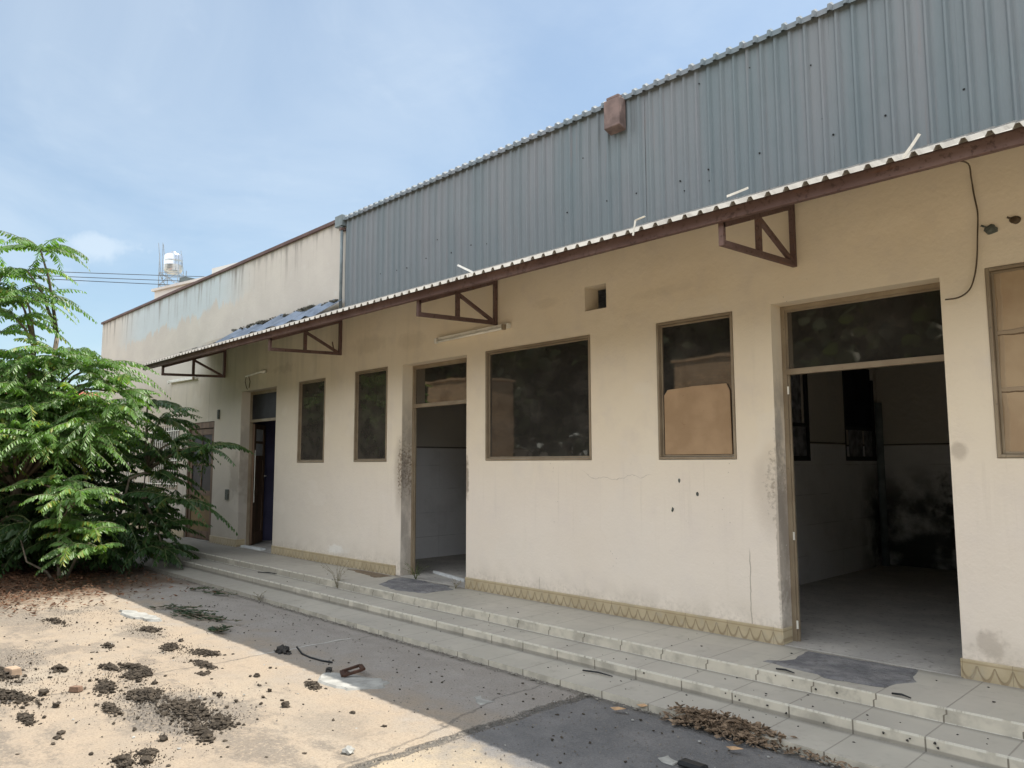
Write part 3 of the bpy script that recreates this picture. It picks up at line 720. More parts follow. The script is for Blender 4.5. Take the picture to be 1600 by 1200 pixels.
for z0, z1 in ((1.66, 1.86), (1.90, 2.10)):
    gp = MB(); lbox(gp, .09, .49, .018, .022, z0, z1); gp.build('pane', M_whitepl, lf)
hd = MB(); hd.tube([LP(.53, -.01, 1.32), LP(.53, -.045, 1.32), LP(.44, -.05, 1.32)], .008, 6); hd.tube([LP(.02, -.012, .9), LP(.02, -.012, 1.75)], .006, 6); hd.build('handle', M_white, lf)
# closed ochre door
x0, x1, z0, z1 = H['d0']; e0 = part_empty('door', (x0, .03, .2), label='closed door with glazed top and ochre lower panel')
f = MB(); f.box(x0+.001, x0+.05, .012, .07, .206, z1-.001); f.box(x1-.05, x1-.001, .012, .07, .206, z1-.001); f.box(x0+.05, x1-.05, .012, .07, z1-.11, z1-.001); f.build('frame', M_wood, e0)
l = MB()
for a, b, c, d in ((x0+.055, x0+.16, .215, 2.14), (x1-.16, x1-.055, .215, 2.14), (x0+.16, x1-.16, 2.04, 2.14), (x0+.16, x1-.16, .98, 1.06), (x0+.16, x1-.16, .215, .36), (x0+.16, x1-.16, 1.50, 1.53), ((x0+x1)/2-.012, (x0+x1)/2+.012, 1.06, 2.04)): l.box(a, b, .03+(.002 if b-a < .05 or d-c < .05 else 0), .06, c, d)
l.build('leaf', M_wood, e0); MB().box(x0+.16, x1-.16, .04, .052, .36, .98).build('panel', M_ochre, e0); MB().box(x0+.16, x1-.16, .044, .048, 1.06, 2.04).build('pane', M_darkpane, e0)
# grille windows on the far left
for key in ('g1', 'g0'):
    x0, x1, z0, z1 = H[key]; e = part_empty('window', (x0, 0, z0), label='grilled window behind the foliage')
    f = MB()
    for a, b, c, d in ((x0+.003, x0+.05, z0+.003, z1-.003), (x1-.05, x1-.003, z0+.003, z1-.003), (x0+.05, x1-.05, z1-.05, z1-.003), (x0+.05, x1-.05, z0+.003, z0+.05), ((x0+x1)/2-.025, (x0+x1)/2+.025, z0+.05, z1-.05)): f.box(a, b, .0, .06, c, d)
    f.build('frame', M_frame, e)
    f = MB(); k = x0+.12
    while k < x1-.06: f.box(k-.007, k+.007, -.012, -.002, z0+.02, z1-.02); k += .115
    for zz in (z0+.10, z0+.55, z1-.12): f.box(x0, x1, -.0245, -.0125, zz-.008, zz+.008)
    f.build('grille', M_white, e)
    MB().box(x0+.05, x1-.05, .028, .032, z0+.05, z1-.05).build('pane', M_glass, e)
# partitions with openings
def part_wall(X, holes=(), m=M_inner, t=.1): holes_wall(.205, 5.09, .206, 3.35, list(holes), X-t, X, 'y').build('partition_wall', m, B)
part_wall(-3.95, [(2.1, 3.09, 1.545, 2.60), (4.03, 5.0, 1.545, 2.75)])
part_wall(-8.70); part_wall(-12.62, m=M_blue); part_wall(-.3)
M_navy = plain('room_shade_pane', (.018, .018, .03), .6, .3, 5, s=.1, bump=0)  # opaque panel added to paint the darkness of the next room
M_paper = plain('speckled_paper', (.20, .205, .22), .8, .5, 12)
for (y0, y1, panes) in ((2.1, 3.09, ((2.15, 3.04, 1.60, 1.93), (2.15, 2.95, 1.97, 2.56))), (4.03, 5.0, ((4.22, 4.62, 1.60, 1.93), (4.70, 4.93, 1.60, 1.93), (4.08, 4.95, 1.97, 2.745)))):
    iw = part_empty('inner_window', (-3.95, y0, 1.5)); f = MB()
    for a, b, c, d in ((y0, y0+.05, 1.545, 2.6), (y1-.05, y1, 1.545, 2.6), (y0+.05, y1-.05, 1.545, 1.60), (y0+.05, y1-.05, 1.93, 1.97)): f.box(-3.99, -3.955, a, b, c, d)
    f.build('frame', M_black, iw)
    for a, b, c, d in panes: MB().box(-3.985, -3.975, a, b, c, d).build('papered_pane' if d < 2.7 else 'shade_pane', M_paper if d < 2.7 else M_navy, iw)
MB().tube([(-3.88, 4.93, .21), (-3.88, 4.93, 1.5), (-3.885, 4.95, 2.3)], .045, 10).build('soil_pipe', M_pipe, B, smooth=True)

# ------------------------------------------------------------------ things on the building
cbp = [(-3.792, 1.598), (-3.160, 1.598), (-3.166, 2.10), (-3.195, 2.16), (-3.5, 2.16), (-3.755, 2.145), (-3.79, 2.10)]
cb_ = MB(); n = len(cbp); cb_.add([(x, .018, z) for x, z in cbp]+[(x, .031, z) for x, z in cbp], [tuple(range(n)), tuple(range(n, 2*n))[::-1]]+[(i, n+i, n+(i+1) % n, (i+1) % n) for i in range(n)])
cb_.thing('cardboard_sheet', M_card, 'plain brown cardboard filling the lower half of the tall window left of the widest doorway', 'cardboard', bevel=.002)
MB().box(-1.335, -.605, .03, .06, 1.56, 2.738).thing('plywood_board', M_board, 'tan board closing the window at the right edge, three horizontal seams smeared with plaster', 'board', bevel=.003)
# fluorescent battens
def batten(x0, z0, x1, z1, label, tube=True, y=-.055):
    e = empty('fluorescent_light', (x0, -.03, z0), label, 'wall light', 'fluorescent battens on the wall')
    d = Vector((x1-x0, 0, z1-z0)); L = d.length; d.normalize()
    p, q = Vector((x0, -.028, z0)), Vector((x1, -.028, z1))
    MB().bar(p, q, .05, .05).build('housing', M_white, e, bevel=.004)
    if tube:
        MB().tube([p+d*.05+Vector((0, -.045, -.028)), q-d*.05+Vector((0, -.045, -.028))], .013, 10).build('lamp_tube', M_white, e, smooth=True)
    for a in (p+d*.035, q-d*.035): MB().box(a.x-.018, a.x+.018, -.09, -.054, a.z-.045, a.z+.012).build('lamp_holder', M_frame if a.x > p.x+.5 else M_white, e, bevel=.003)
    return e
batten(-6.86, 2.935, -5.66, 2.950, 'white fluorescent batten over the second doorway, under a bracket')
batten(-15.2, 3.11, -13.9, 3.085, 'dim fluorescent batten high behind the foliage, furthest left', False)
b = empty('wall_lamp', (-11.8, 0, 2.9), 'small dead lamp on a bent wire arm over the half-open brown door', 'wall light')
MB().bar((-11.85, -.03, 2.93), (-11.2, -.06, 2.955), .02, .02).build('arm', M_white, b)
MB().rock((-11.15, -.07, 2.945), .04, 3, .1, 2, (1.2, 1, .7)).build('lamp_cap', M_white, b, smooth=True)
wr = MB(); wr.tube([(-11.83, -.03, 2.93), (-11.88, -.025, 2.85), (-11.84, -.02, 2.76), (-11.80, -.02, 2.72)], .006, 5); wr.tube([(-11.75, -.03, 2.93), (-11.70, -.025, 2.84), (-11.74, -.02, 2.74)], .006, 5); wr.build('wire', M_cable, b)
# hanging cable
pts = [(-1.17, -1.03, 3.11), (-1.30, -.6, 3.27), (-1.36, -.12, 3.40), (-1.372, -.03, 3.33), (-1.365, -.02, 3.22), (-1.352, -.02, 3.10), (-1.362, -.02, 2.95), (-1.372, -.02, 2.82), (-1.392, -.022, 2.70), (-1.425, -.03, 2.615), (-1.485, -.04, 2.575), (-1.56, -.05, 2.572)]
def smooth_path(P, k=5):
    P = [Vector(p) for p in P]; out = []
    for i in range(len(P)-1):
        a, b_, c_, d = P[max(i-1, 0)], P[i], P[i+1], P[min(i+2, len(P)-1)]
        for j in range(k):
            t = j/k; out.append(.5*((2*b_)+(c_-a)*t+(2*a-5*b_+4*c_-d)*t*t+(3*b_-a-3*c_+d)*t**3))
    return out+[P[-1]]
MB().tube(smooth_path(pts), .005, 6).thing('hanging_cable', M_cable, 'loose brown cable hanging down the wall between the widest doorway and the boarded window', 'cable', smooth=True)
# broken holes / brackets right
def plug(x, z, r, m, label, nm='wall_plug', cat='wall hole'):
    mb = MB(); mb.rock((x, -.004, z), r, x*7, .4, 2, (1, .5, .9)); mb.tube([(x-r*.7, -.01, z+r*.5), (x-r*1.4, -.02, z+r*.9)], .006, 5)
    return mb.thing(nm, m, label, cat, 'broken pipe stubs high on the right wall', smooth=True)
M_hole = plain('oxidised_stub', (.10, .11, .095), .9, .4, 40)
plug(-1.289, 2.985, .036, M_hole, 'greenish broken pipe stub in the wall, the lower left of the two')
plug(-1.156, 3.012, .028, M_cable, 'brown broken pipe stub in the wall, the upper right of the two')
for (x, z, w, h, lb) in ((-12.93, 2.37, .05, .16, 'dark empty switch box high on the wall left of the half-open brown door'), (-12.5, 1.02, .10, .17, 'dark broken socket box low on the wall between the two far doors')):
    mb = MB().box(x, x+w, -.03, -.001, z-h/2, z+h/2); mb.thing('junction_box', M_hole, lb, 'electrical box', bevel=.004)
# small marks on the wall: chipped plugs
for x, z, lb in ((-3.648, 1.382, 'small dark plaster chip below the cardboard window, uppermost of three'), (-3.474, 1.276, 'small dark plaster chip below the cardboard window, rightmost of three'), (-3.72, 1.138, 'small dark plaster chip below the cardboard window, lowest of three')):
    MB().rock((x, -.001, z), .017, x*5, .5, 1, (.8, .35, 1.2)).thing('plaster_chip', M_hole, lb, 'wall chip', 'chips in the plaster under the window')
# white strips caught on the canopy edge
def strip(pts, w, label):
    mb = MB()
    for a, b_ in zip(pts[:-1], pts[1:]): mb.bar(a, b_, .003, w*.6, (1, 0, .2))
    return mb.thing('metal_strip', M_white, label, 'metal strip', 'loose strips on the canopy edge', loc=pts[0])
strip([(-5.266, -1.05, 3.33), (-4.97, -1.12, 3.195)], .03, 'pale strip leaning up off the canopy edge, furthest left, above the second doorway')
strip([(-3.10, -1.15, 3.245), (-3.175, -1.16, 3.232), (-3.195, -1.165, 3.125)], .025, 'bent pale strip hooked over the canopy edge above the wide dark window')
strip([(-2.46, -1.15, 3.222), (-2.36, -1.15, 3.232), (-2.31, -1.15, 3.238)], .024, 'flat pale strip lying along the canopy edge above the rightmost bracket')
strip([(-1.40, -1.16, 3.155), (-1.355, -1.16, 3.205), (-1.31, -1.16, 3.262)], .028, 'slanting pale strip on the canopy edge, furthest right')
# scrap roofing sheets against the parapet
def scrap(x0, x1, z0, z1, k, label):
    mb = MB(); vs = []
    n = 7
    for i in range(n+1):
        x = x0+(x1-x0)*i/n
        for t in (0, .5, 1):
            vs.append((x+t*k, -.42+t*.36+.015*math.sin(i*2+k*9), z0+(z1-z0)*t+.018*math.sin(i*1.7)+(x-x0)*.0))
    mb.add(vs, [(i*3+j, (i+1)*3+j, (i+1)*3+j+1, i*3+j+1) for i in range(n) for j in range(2)])
    o = mb.thing('roof_scrap', M_debris, label, 'roofing scrap', 'scrap sheets lying on the canopy by the parapet', loc=vs[0]); solidify(o, .004); return o
scrap(-12.35, -11.15, 3.47, 3.73, .15, 'bluish scrap sheet on the canopy against the parapet, furthest left of three')
scrap(-11.0, -9.85, 3.48, 3.76, .22, 'bluish curved scrap sheet on the canopy, middle of three')
scrap(-9.7, -9.02, 3.49, 3.75, .12, 'small bluish scrap sheet on the canopy next to the corrugated wall')
deb = MB()
for _ in range(260):
    x = random.choice((random.uniform(-12.6, -9.0), random.uniform(-14.5, -12.5), random.uniform(-10.0, -9.6))); t = random.random()
    z = 3.55+(.17 if x > -12.3 else .02)+random.uniform(-.02, .03)
    deb.rock((x, -.07-random.random()*.05, z), random.uniform(.012, .035), _, .5, 1, (1.4, 1, .7))
tag(deb.build('dead_leaves_on_canopy', plain('mouldy_leaves', (.13, .125, .10), .95, .4, 30)), 'dark leaf mould lying along the top of the canopy by the parapet', 'leaf litter', kind='stuff')

# ------------------------------------------------------------------ things on the landing
def patch(poly, z, name, label, m, h=.012, cat='mortar patch', grp=None):
    out = []
    for i in range(len(poly)):
        a, b_ = Vector(poly[i]), Vector(poly[(i+1) % len(poly)])
        for k in range(6):
            p = a.lerp(b_, k/6); q = .06*mnoise.noise(Vector((p.x*7, p.y*7, 1))); out.append((p.x+q, p.y+.05*mnoise.noise(Vector((p.x*9, p.y*9, 5)))))
    c = Vector((sum(p[0] for p in out)/len(out), sum(p[1] for p in out)/len(out)))
    top = [(c.x+(x-c.x)*.94, c.y+(y-c.y)*.88) for x, y in out]
    return MB().prism(out, z, z+h, top).thing(name, m, label, cat, grp, loc=(c.x, c.y, z))
patch([(-2.66, -.50), (-2.2, -.60), (-1.86, -.56), (-1.80, -.3), (-1.86, -.02), (-2.58, -.02), (-2.55, -.33)], .195, 'mortar_patch', 'bluish grey mortar patch on the landing before the widest doorway', M_mortar, .011, grp='mortar patches on the landing')
patch([(-7.25, -.50), (-6.8, -.60), (-6.45, -.50), (-6.38, -.15), (-6.62, -.03), (-7.5, -.03), (-7.45, -.25)], .195, 'mortar_patch', 'bluish grey mortar patch on the landing before the second doorway', M_mortar, .011, grp='mortar patches on the landing')
patch([(-8.6, -.12), (-7.9, -.22), (-7.7, -.30), (-7.62, -.05), (-8.3, -.03)], .196, 'damp_soil_patch', 'brown soil smear on the landing at the foot of the skirting', plain('brown_soil', (.17, .13, .09), .95, .3, 20, bump=.004), .006, 'soil patch')
MB().box(-11.93, -11.22, .01, .09, .2, .235).thing('threshold_plank', M_whitepl, 'white plank lying across the threshold of the half-open brown door', 'plank', bevel=.003)
MB().bar((-7.46, .42, .222), (-6.66, .235, .222), .035, .03).thing('white_batten', M_whitepl, 'thin white batten lying diagonally on the floor inside the second doorway', 'batten', bevel=.002)
def weed(x, y, z, h, n, label, m=M_dryleaf, seed=1):
    r_ = random.Random(seed); e = empty('weed', (x, y, z), label, 'weed', 'weeds growing in the step joints'); s = MB(); l = MB()
    for i in range(n):
        a = r_.uniform(0, 6.28); le = r_.uniform(.05, .16)*h*5; hh = h*r_.uniform(.6, 1.1)
        pts = [(x, y, z), (x+math.cos(a)*le*.3, y+math.sin(a)*le*.3, z+hh*.6), (x+math.cos(a)*le, y+math.sin(a)*le, z+hh)]
        s.tube(pts, [.003, .002, .001], 4)
        for k in range(7):
            t = .3+.1*k; p = Vector(pts[0]).lerp(Vector(pts[2]), t); b_ = r_.uniform(0, 6.28); L = .028*r_.uniform(.6, 1.3)
            u = Vector((math.cos(b_), math.sin(b_), r_.uniform(-.2, .5)))*L; w = Vector((-math.sin(b_), math.cos(b_), 0))*L*.25
            l.add([p, p+u*.5+w, p+u, p+u*.5-w], [(0, 1, 2, 3)])
    s.build('stem', m, e); l.build('leaf_cluster', m, e)
M_weed = plain('weed_green', (.13, .16, .06), .8, .4, 30)
M_weeddry = plain('weed_dry', (.20, .18, .12), .9, .4, 30)
weed(-7.80, -.705, .114, .30, 10, 'dry thin weed rising from the upper step before the second doorway', M_weeddry, 3)
weed(-7.25, -.01, .2, .20, 9, 'small green weed at the left foot of the second doorway', M_weed, 5)
weed(-6.42, -.10, .2, .10, 6, 'tiny dark weed at the right foot of the second doorway', M_weeddry, 8)
weed(-8.3, -1.40, .0, .10, 7, 'yellowish tuft at the foot of the lowest step left of the rubble line', M_weeddry, 9)

# ------------------------------------------------------------------ yard things
def clodpile(x, y, L, W, n, seed, hgt=.05, rr=(.012, .034), ang=0, m=M_clod):
    r_ = random.Random(seed); mb = MB(); ca, sa = math.cos(ang), math.sin(ang)
    for i in range(n):
        u, v = r_.gauss(0, .42), r_.gauss(0, .42); u = max(-1.2, min(1.2, u)); v = max(-1.2, min(1.2, v))
        d = math.hypot(u, v); px, py = x+(u*ca*L-v*sa*W), y+(u*sa*L+v*ca*W)
        r0 = (rr[0]*.8+(rr[1]*1.25-rr[0])*r_.random()**2.6)*(1.15-.35*min(1, d)); zz = max(0, (1-d))*hgt*r_.uniform(.3, 1)
        mb.rock((px, py, r0*.12+zz), r0, seed*3.1+i*.77, .75, 1, (1.15, 1, .75), 2.2)
    return mb
def piles(lst, nm='mud_clod_heap'):
    for i, (px, py, L, W, n, lb) in enumerate(lst):
        clodpile(px, py, L, W, int(n*2.6), i+11, .03 if L > .1 else .012, (.005, .015) if L > .1 else (.007, .015), ang=R(random.uniform(-15, 15))).thing(nm, M_clod, lb, 'mud clods', 'heaps of dry mud clods on the yard', loc=(px, py, 0))
piles([(-7.55, -2.82, .22, .09, 60, 'dark heap of mud clods in the sun just below the pale cement lump'),
 (-6.74, -2.93, .17, .10, 70, 'crumbly heap beside the shadow edge, left one of the neighbouring pair'),
 (-6.32, -2.80, .25, .09, 90, 'long crumbly heap nearest the shadow edge'),
 (-5.98, -2.96, .24, .06, 70, 'thin curved line of clods below the long crumbly heap'),
 (-5.72, -3.06, .09, .04, 22, 'small cluster of clods right of the thin curved line'),
 (-6.40, -3.50, .15, .05, 40, 'low string of clods left of the central heaps'),
 (-6.24, -3.36, .26, .07, 90, 'long dark heap at the top of the central group'),
 (-6.02, -3.42, .17, .10, 95, 'thick rounded heap on the right of the central group'),
 (-5.86, -3.68, .26, .08, 90, 'broad grey heap in the lower middle of the central group'),
 (-5.48, -3.54, .24, .12, 130, 'large dark heap at the lower right of the central group'),
 (-6.62, -3.78, .14, .05, 35, 'small low heap left of the brown brick fragment'),
 (-4.98, -3.46, .33, .16, 150, 'wide scattered heap over the big grey patch'),
 (-4.60, -3.40, .20, .10, 90, 'heap at the right end of the big grey patch'),
 (-4.50, -3.56, .24, .06, 90, 'long dark ridge of clods below the big grey patch'),
 (-5.35, -3.80, .18, .06, 40, 'thin heap left of the big grey patch'),
 (-4.40, -3.88, .07, .05, 26, 'small pair of clods near the bottom edge, upper one'),
 (-4.36, -4.02, .12, .05, 34, 'dark clods at the very bottom edge of the yard'),
 (-6.10, -4.20, .36, .10, 120, 'long heap at the left edge of the yard, lower one'),
 (-6.75, -4.12, .34, .13, 120, 'grey crumbly heap at the left edge of the yard, upper one'),
 (-4.90, -2.63, .14, .05, 80, 'fine gravelly heap beside the whitish cement slab'),
 (-5.46, -4.22, .18, .05, 50, 'dark heap beside the bottom-left corner of the yard'),
 (-8.6, -3.35, .30, .09, 50, 'faint low heap far left in the sun near the tree shadow'),
 (-7.1, -3.30, .20, .05, 26, 'sparse string of clods halfway to the tree')])
CL = ['single clod touching the right end of the thick rounded heap', 'single clod just right of the thick rounded heap, nearer the camera', 'small single clod halfway between the central heaps and the white slab',
 'single dark clod alone in the sun below the fine gravelly heap', 'single clod close to the shadow edge left of the fine gravelly heap', 'single clod right of the thin curved line of clods', 'single clod left of the long crumbly heap by the shadow edge',
 'left one of two small clods near the bottom edge of the picture', 'right one of two small clods near the bottom edge of the picture', 'larger single clod near the pale orange brick fragment', 'single clod right of the small pair of clods near the bottom',
 'single clod below the brown brick fragment', 'tiny clod in the sun right of the slab, nearer the shadow', 'tiny clod in the sun close to the crack', 'tiny clod below the whitish slab', 'single clod left of the dark ridge below the big grey patch']
for i, (x, y, r0) in enumerate([(-5.72, -3.40, .03), (-5.86, -3.46, .028), (-5.15, -3.18, .022), (-4.62, -2.98, .035), (-5.40, -2.80, .028), (-5.72, -3.03, .03), (-6.9, -2.78, .03), (-5.05, -4.14, .026), (-4.98, -4.17, .026), (-6.0, -4.02, .04), (-4.28, -3.93, .035), (-5.65, -4.02, .03), (-4.2, -2.75, .02), (-3.86, -2.75, .02), (-5.0, -2.9, .02), (-4.55, -3.75, .03)]):
    r0 *= .72; MB().rock((x, y, r0*.45), r0, i+3, .6, 2, (1.25, 1, .75), 2).thing('mud_clod', M_clod, CL[i], 'mud clod', 'single mud clods on the yard', loc=(x, y, 0))
clodpile(-5.93, -2.33, .10, .055, 70, 91, .05, (.010, .028), m=M_darkclod).thing('mud_heap', M_darkclod, 'black clump of mud in the shade just inside the shadow edge', 'mud clods', loc=(-5.93, -2.33, 0))
clodpile(-5.15, -2.36, .04, .025, 16, 92, .02, (.010, .02), m=M_darkclod).thing('mud_heap', M_darkclod, 'small black clump left of the rusty iron piece', 'mud clods', loc=(-5.15, -2.36, 0))
MB().tube([(-5.90, -2.22, .03), (-5.74, -2.26, .012), (-5.6, -2.27, .010), (-5.44, -2.25, .008), (-5.34, -2.22, .008)], .007, 6).thing('bent_wire', M_black, 'thin curved black wire lying beside the black clump of mud', 'wire', smooth=True)
patch([(-5.12, -2.44), (-4.86, -2.58), (-4.62, -2.50), (-4.50, -2.30), (-4.60, -2.20), (-4.92, -2.26)], -.004, 'cement_slab', 'whitish slab of spilt cement across the shadow edge', M_slab, .018, 'cement slab')
mb = MB(); q = [Vector((-5.02, -2.33, .022)), Vector((-4.90, -2.39, .024)), Vector((-4.83, -2.27, .060)), Vector((-4.95, -2.22, .058))]
for k in range(4): mb.bar(q[k], q[(k+1) % 4], .030, .016)
mb.rock((-4.99, -2.31, .012), .03, 4, .5, 2, (1.3, .9, .4), 2)
mb.thing('rusty_iron_piece', M_rust, 'square rust-brown iron frame tilted on the whitish slab', 'scrap iron', loc=(-4.93, -2.32, 0))
patch([(-8.75, -2.74), (-8.40, -2.78), (-8.05, -2.70), (-7.92, -2.60), (-8.1, -2.55), (-8.42, -2.62), (-8.7, -2.66)], -.004, 'cement_lump', 'pale cement lump at the far corner of the shadow edge', M_slab, .022, 'cement lump')
patch([(-3.95, -2.02), (-3.82, -2.05), (-3.78, -1.97), (-3.92, -1.95)], -.004, 'white_flake', 'flat white flake on the shaded concrete right of the slab', M_slab, .008, 'paint flake')
def chunk(x, y, s, m, nm, lb, rot=0, cat='brick piece'):
    mb = MB(); c, d = math.cos(rot), math.sin(rot)
    base = [(-s, -s*.6), (s*.9, -s*.55), (s, s*.5), (-s*.8, s*.6)]
    P_ = [(x+a*c-b_*d, y+a*d+b_*c) for a, b_ in base]; T = [(x+(a*c-b_*d)*.8, y+(a*d+b_*c)*.85) for a, b_ in base]
    mb.prism(P_, -.004, s*.75, T); return mb.thing(nm, m, lb, cat, loc=(x, y, 0), bevel=s*.08)
chunk(-5.93, -3.84, .042, M_brick, 'brick_fragment', 'brown brick fragment standing left of the central mud heaps', .6)
chunk(-6.7, -4.06, .07, plain('pale_brick', (.40, .29, .20), .9, .2, 20), 'brick_fragment', 'pale orange brick fragment at the left edge between grey heaps', .2)
MB().rock((-3.66, -3.12, .015), .032, 5, .5, 2, (1.1, .9, .6), 2).thing('white_stone', M_slab, 'white rough stone alone near the bottom of the sunny yard', 'stone', loc=(-3.66, -3.12, 0))
# black box bottom right
mb = MB().box(-2.37, -2.22, -1.985, -1.91, -.012, .018)
mb.thing('black_box', M_black, 'rounded black plastic lid lying on the asphalt at the bottom edge', 'plastic lid', bevel=.015)
patch([(-2.52, -1.97), (-2.40, -2.00), (-2.39, -1.92), (-2.48, -1.90)], -.016, 'white_spill', 'white plaster splash beside the black plastic lid', M_slab, .006, 'plaster splash')
# leaf-shaped scraps
def leafmesh(mb, p, L, a, pitch, w=.32, curl=.2):
    ca, sa = math.cos(a), math.sin(a); u = Vector((ca*math.cos(pitch), sa*math.cos(pitch), math.sin(pitch))); v = Vector((-sa, ca, 0)); nrm = u.cross(v)
    p = Vector(p)
    pts = [p, p+u*L*.35+v*L*w*.5-nrm*L*curl*.3, p+u*L*.75+v*L*w*.35-nrm*L*curl*.1, p+u*L, p+u*L*.75-v*L*w*.35-nrm*L*curl*.1, p+u*L*.35-v*L*w*.5-nrm*L*curl*.3, p+u*L*.5+nrm*L*curl*.25]
    mb.add(pts, [(0, 1, 6), (1, 2, 6), (2, 3, 6), (3, 4, 6), (4, 5, 6), (5, 0, 6)])
M_pale = plain('pale_dry_leaf', (.42, .27, .15), .8, .3, 20)
lp = MB(); r_ = random.Random(5)
for i in range(900):
    t = r_.random(); x = -2.80+t*.62+r_.gauss(0, .04); y = -1.36+r_.gauss(0, .05)-.03*t; z = max(0, .07*(1-abs(t-.55)*1.8)*(1-abs(y+1.38)/.12))*r_.random()
    if y > -1.37: z += .03
    leafmesh(lp, (x, y, z+.004), r_.uniform(.02, .055), r_.uniform(0, 6.28), r_.uniform(-.3, .4), r_.uniform(.2, .6), r_.uniform(-.8, .8))
for i in range(130):
    a = r_.uniform(0, 6.28); x = -2.75+r_.random()*.55; y = -1.39+r_.gauss(0, .04); L = r_.uniform(.03, .08)
    lp.bar((x, y, r_.uniform(.02, .05)), (x+math.cos(a)*L, y+math.sin(a)*L, r_.uniform(.02, .09)), .003, .003)
tag(lp.build('dry_leaf_pile', M_dryleaf), 'heap of dry brown leaves and twigs against the lowest step', 'leaf pile', kind='stuff')
lp = MB()
for i in range(150):
    leafmesh(lp, (-1.95+r_.gauss(0, .22), -1.40+r_.gauss(0, .035), .008), r_.uniform(.02, .045), r_.uniform(0, 6.28), r_.uniform(-.2, .6), r_.uniform(.2, .5), .4)
tag(lp.build('scattered_dry_leaves', M_dryleaf), 'thin scatter of dry leaves along the foot of the steps at the bottom right', 'leaves', kind='stuff')
for x, y, L, a, lb in ((-3.07, -1.39, .10, .4, 'single tan leaf on the lowest step edge left of the leaf pile'), (-3.15, -1.55, .11, .2, 'narrow pale leaf on the asphalt left of the leaf pile'), (-2.30, -1.62, .10, .1, 'narrow pale leaf below the right end of the leaf pile')):
    mb = MB(); leafmesh(mb, (x, y, .012), L, a, .1, .3, .3); o = mb.thing('fallen_leaf', M_pale, lb, 'leaf', 'single fallen leaves by the steps'); solidify(o, .001)
# twigs on the steps
for i, (x, y, z, L, a, lb) in enumerate(((-2.50, -.66, .20, .13, -.1, 'dark twig on the landing edge left of the mortar patch before the widest doorway'), (-1.78, -.68, .20, .11, -.15, 'short thick dark twig on the landing edge below the widest doorway'), (-3.75, -1.12, .04, .25, .12, 'long thin twig on the lowest step under the wide window'), (-9.6, -.8, .12, .35, .3, 'dark twig on the middle step near the far doors'))):
    MB().tube([(x, y, z+.006), (x+math.cos(a)*L*.5, y+math.sin(a)*L*.5+.01, z+.010), (x+math.cos(a)*L, y+math.sin(a)*L, z+.006)], [.006, .007, .004], 6).thing('twig', M_black, lb, 'twig', 'twigs on the steps', smooth=True)
# small droppings/bits scatter on steps
sb = MB(); r_ = random.Random(12)
for i in range(95):
    z0, (ya, yb) = r_.choice(((.200, (-.66, -.1)), (.115, (-.97, -.73)), (.035, (-1.34, -1.03))))
    x = -1.2-abs(r_.gauss(0, 3.2)); s = r_.uniform(.002, .006)
    sb.rock((x, r_.uniform(ya, yb), z0+s*.3), s, i, .6, 1, (1.6, 1, .6))
for i in range(16):
    x = -1.3-r_.random()*2.2; z, y = r_.choice(((.16, -.706), (.075, -1.006))); sb.rock((x, y, z+r_.uniform(-.02, .02)), r_.uniform(.004, .009), i, .5, 1)
tag(sb.build('grit_on_steps', M_darkclod), 'dark grit and crumbs strewn over the tiled steps', 'grit', kind='stuff')
# gravel scatter across the yard
gv = MB(); r_ = random.Random(21)
for i in range(5200):
    t = r_.random()
    if t < .45: x, y = r_.uniform(-10.5, -3.6), r_.uniform(-5.2, -1.5)
    elif t < .62: x, y = -3.47+r_.gauss(0, .03), r_.uniform(-4.2, -1.45)
    elif t < .70: x, y = r_.uniform(-3.4, -1.5), r_.uniform(-3.0, -1.45)
    elif t < .88: x, y = r_.gauss(-5.0, .45), r_.gauss(-3.5, .16)
    else: x, y = r_.uniform(-12, -2.5), -1.40-abs(r_.gauss(0, .03))
    s = r_.uniform(.002, .006)*(1.8 if r_.random() < .06 else 1)
    k = len(gv.v); h = s*.7; gv.v += [(x-s, y-s*.6, 0), (x+s*.9, y-s*.8, 0), (x+s*.2, y+s, 0), (x+s*r_.uniform(-.3, .3), y, h+.004), ]
    gv.v = gv.v[:k]+[(a, b_, c+(-.012 if x > -3.47 and y < -1.6 else -.002)) for a, b_, c in gv.v[k:]]
    gv.f += [(k, k+1, k+3), (k+1, k+2, k+3), (k+2, k, k+3)]
tag(gv.build('gravel', M_grav), 'fine loose gravel strewn over the yard', 'gravel', kind='stuff')
cb = MB()
for i in range(300):
    x, y = r_.uniform(-11, -3.6), r_.uniform(-4.8, -2.6); s = r_.uniform(.004, .014)
    cb.rock((x, y, s*.4), s, i, .6, 1, (1.3, 1, .7))
for i in range(170):
    x, y = r_.uniform(-9, -1.8), r_.uniform(-2.5, -1.5); s = r_.uniform(.003, .009)
    cb.rock((x, y, s*.4-(.012 if x > -3.47 else 0)), s, i, .6, 1, (1.3, 1, .7))
tag(cb.build('mud_crumbs', M_clod), 'loose crumbs of dry mud scattered over the yard', 'mud crumbs', kind='stuff')
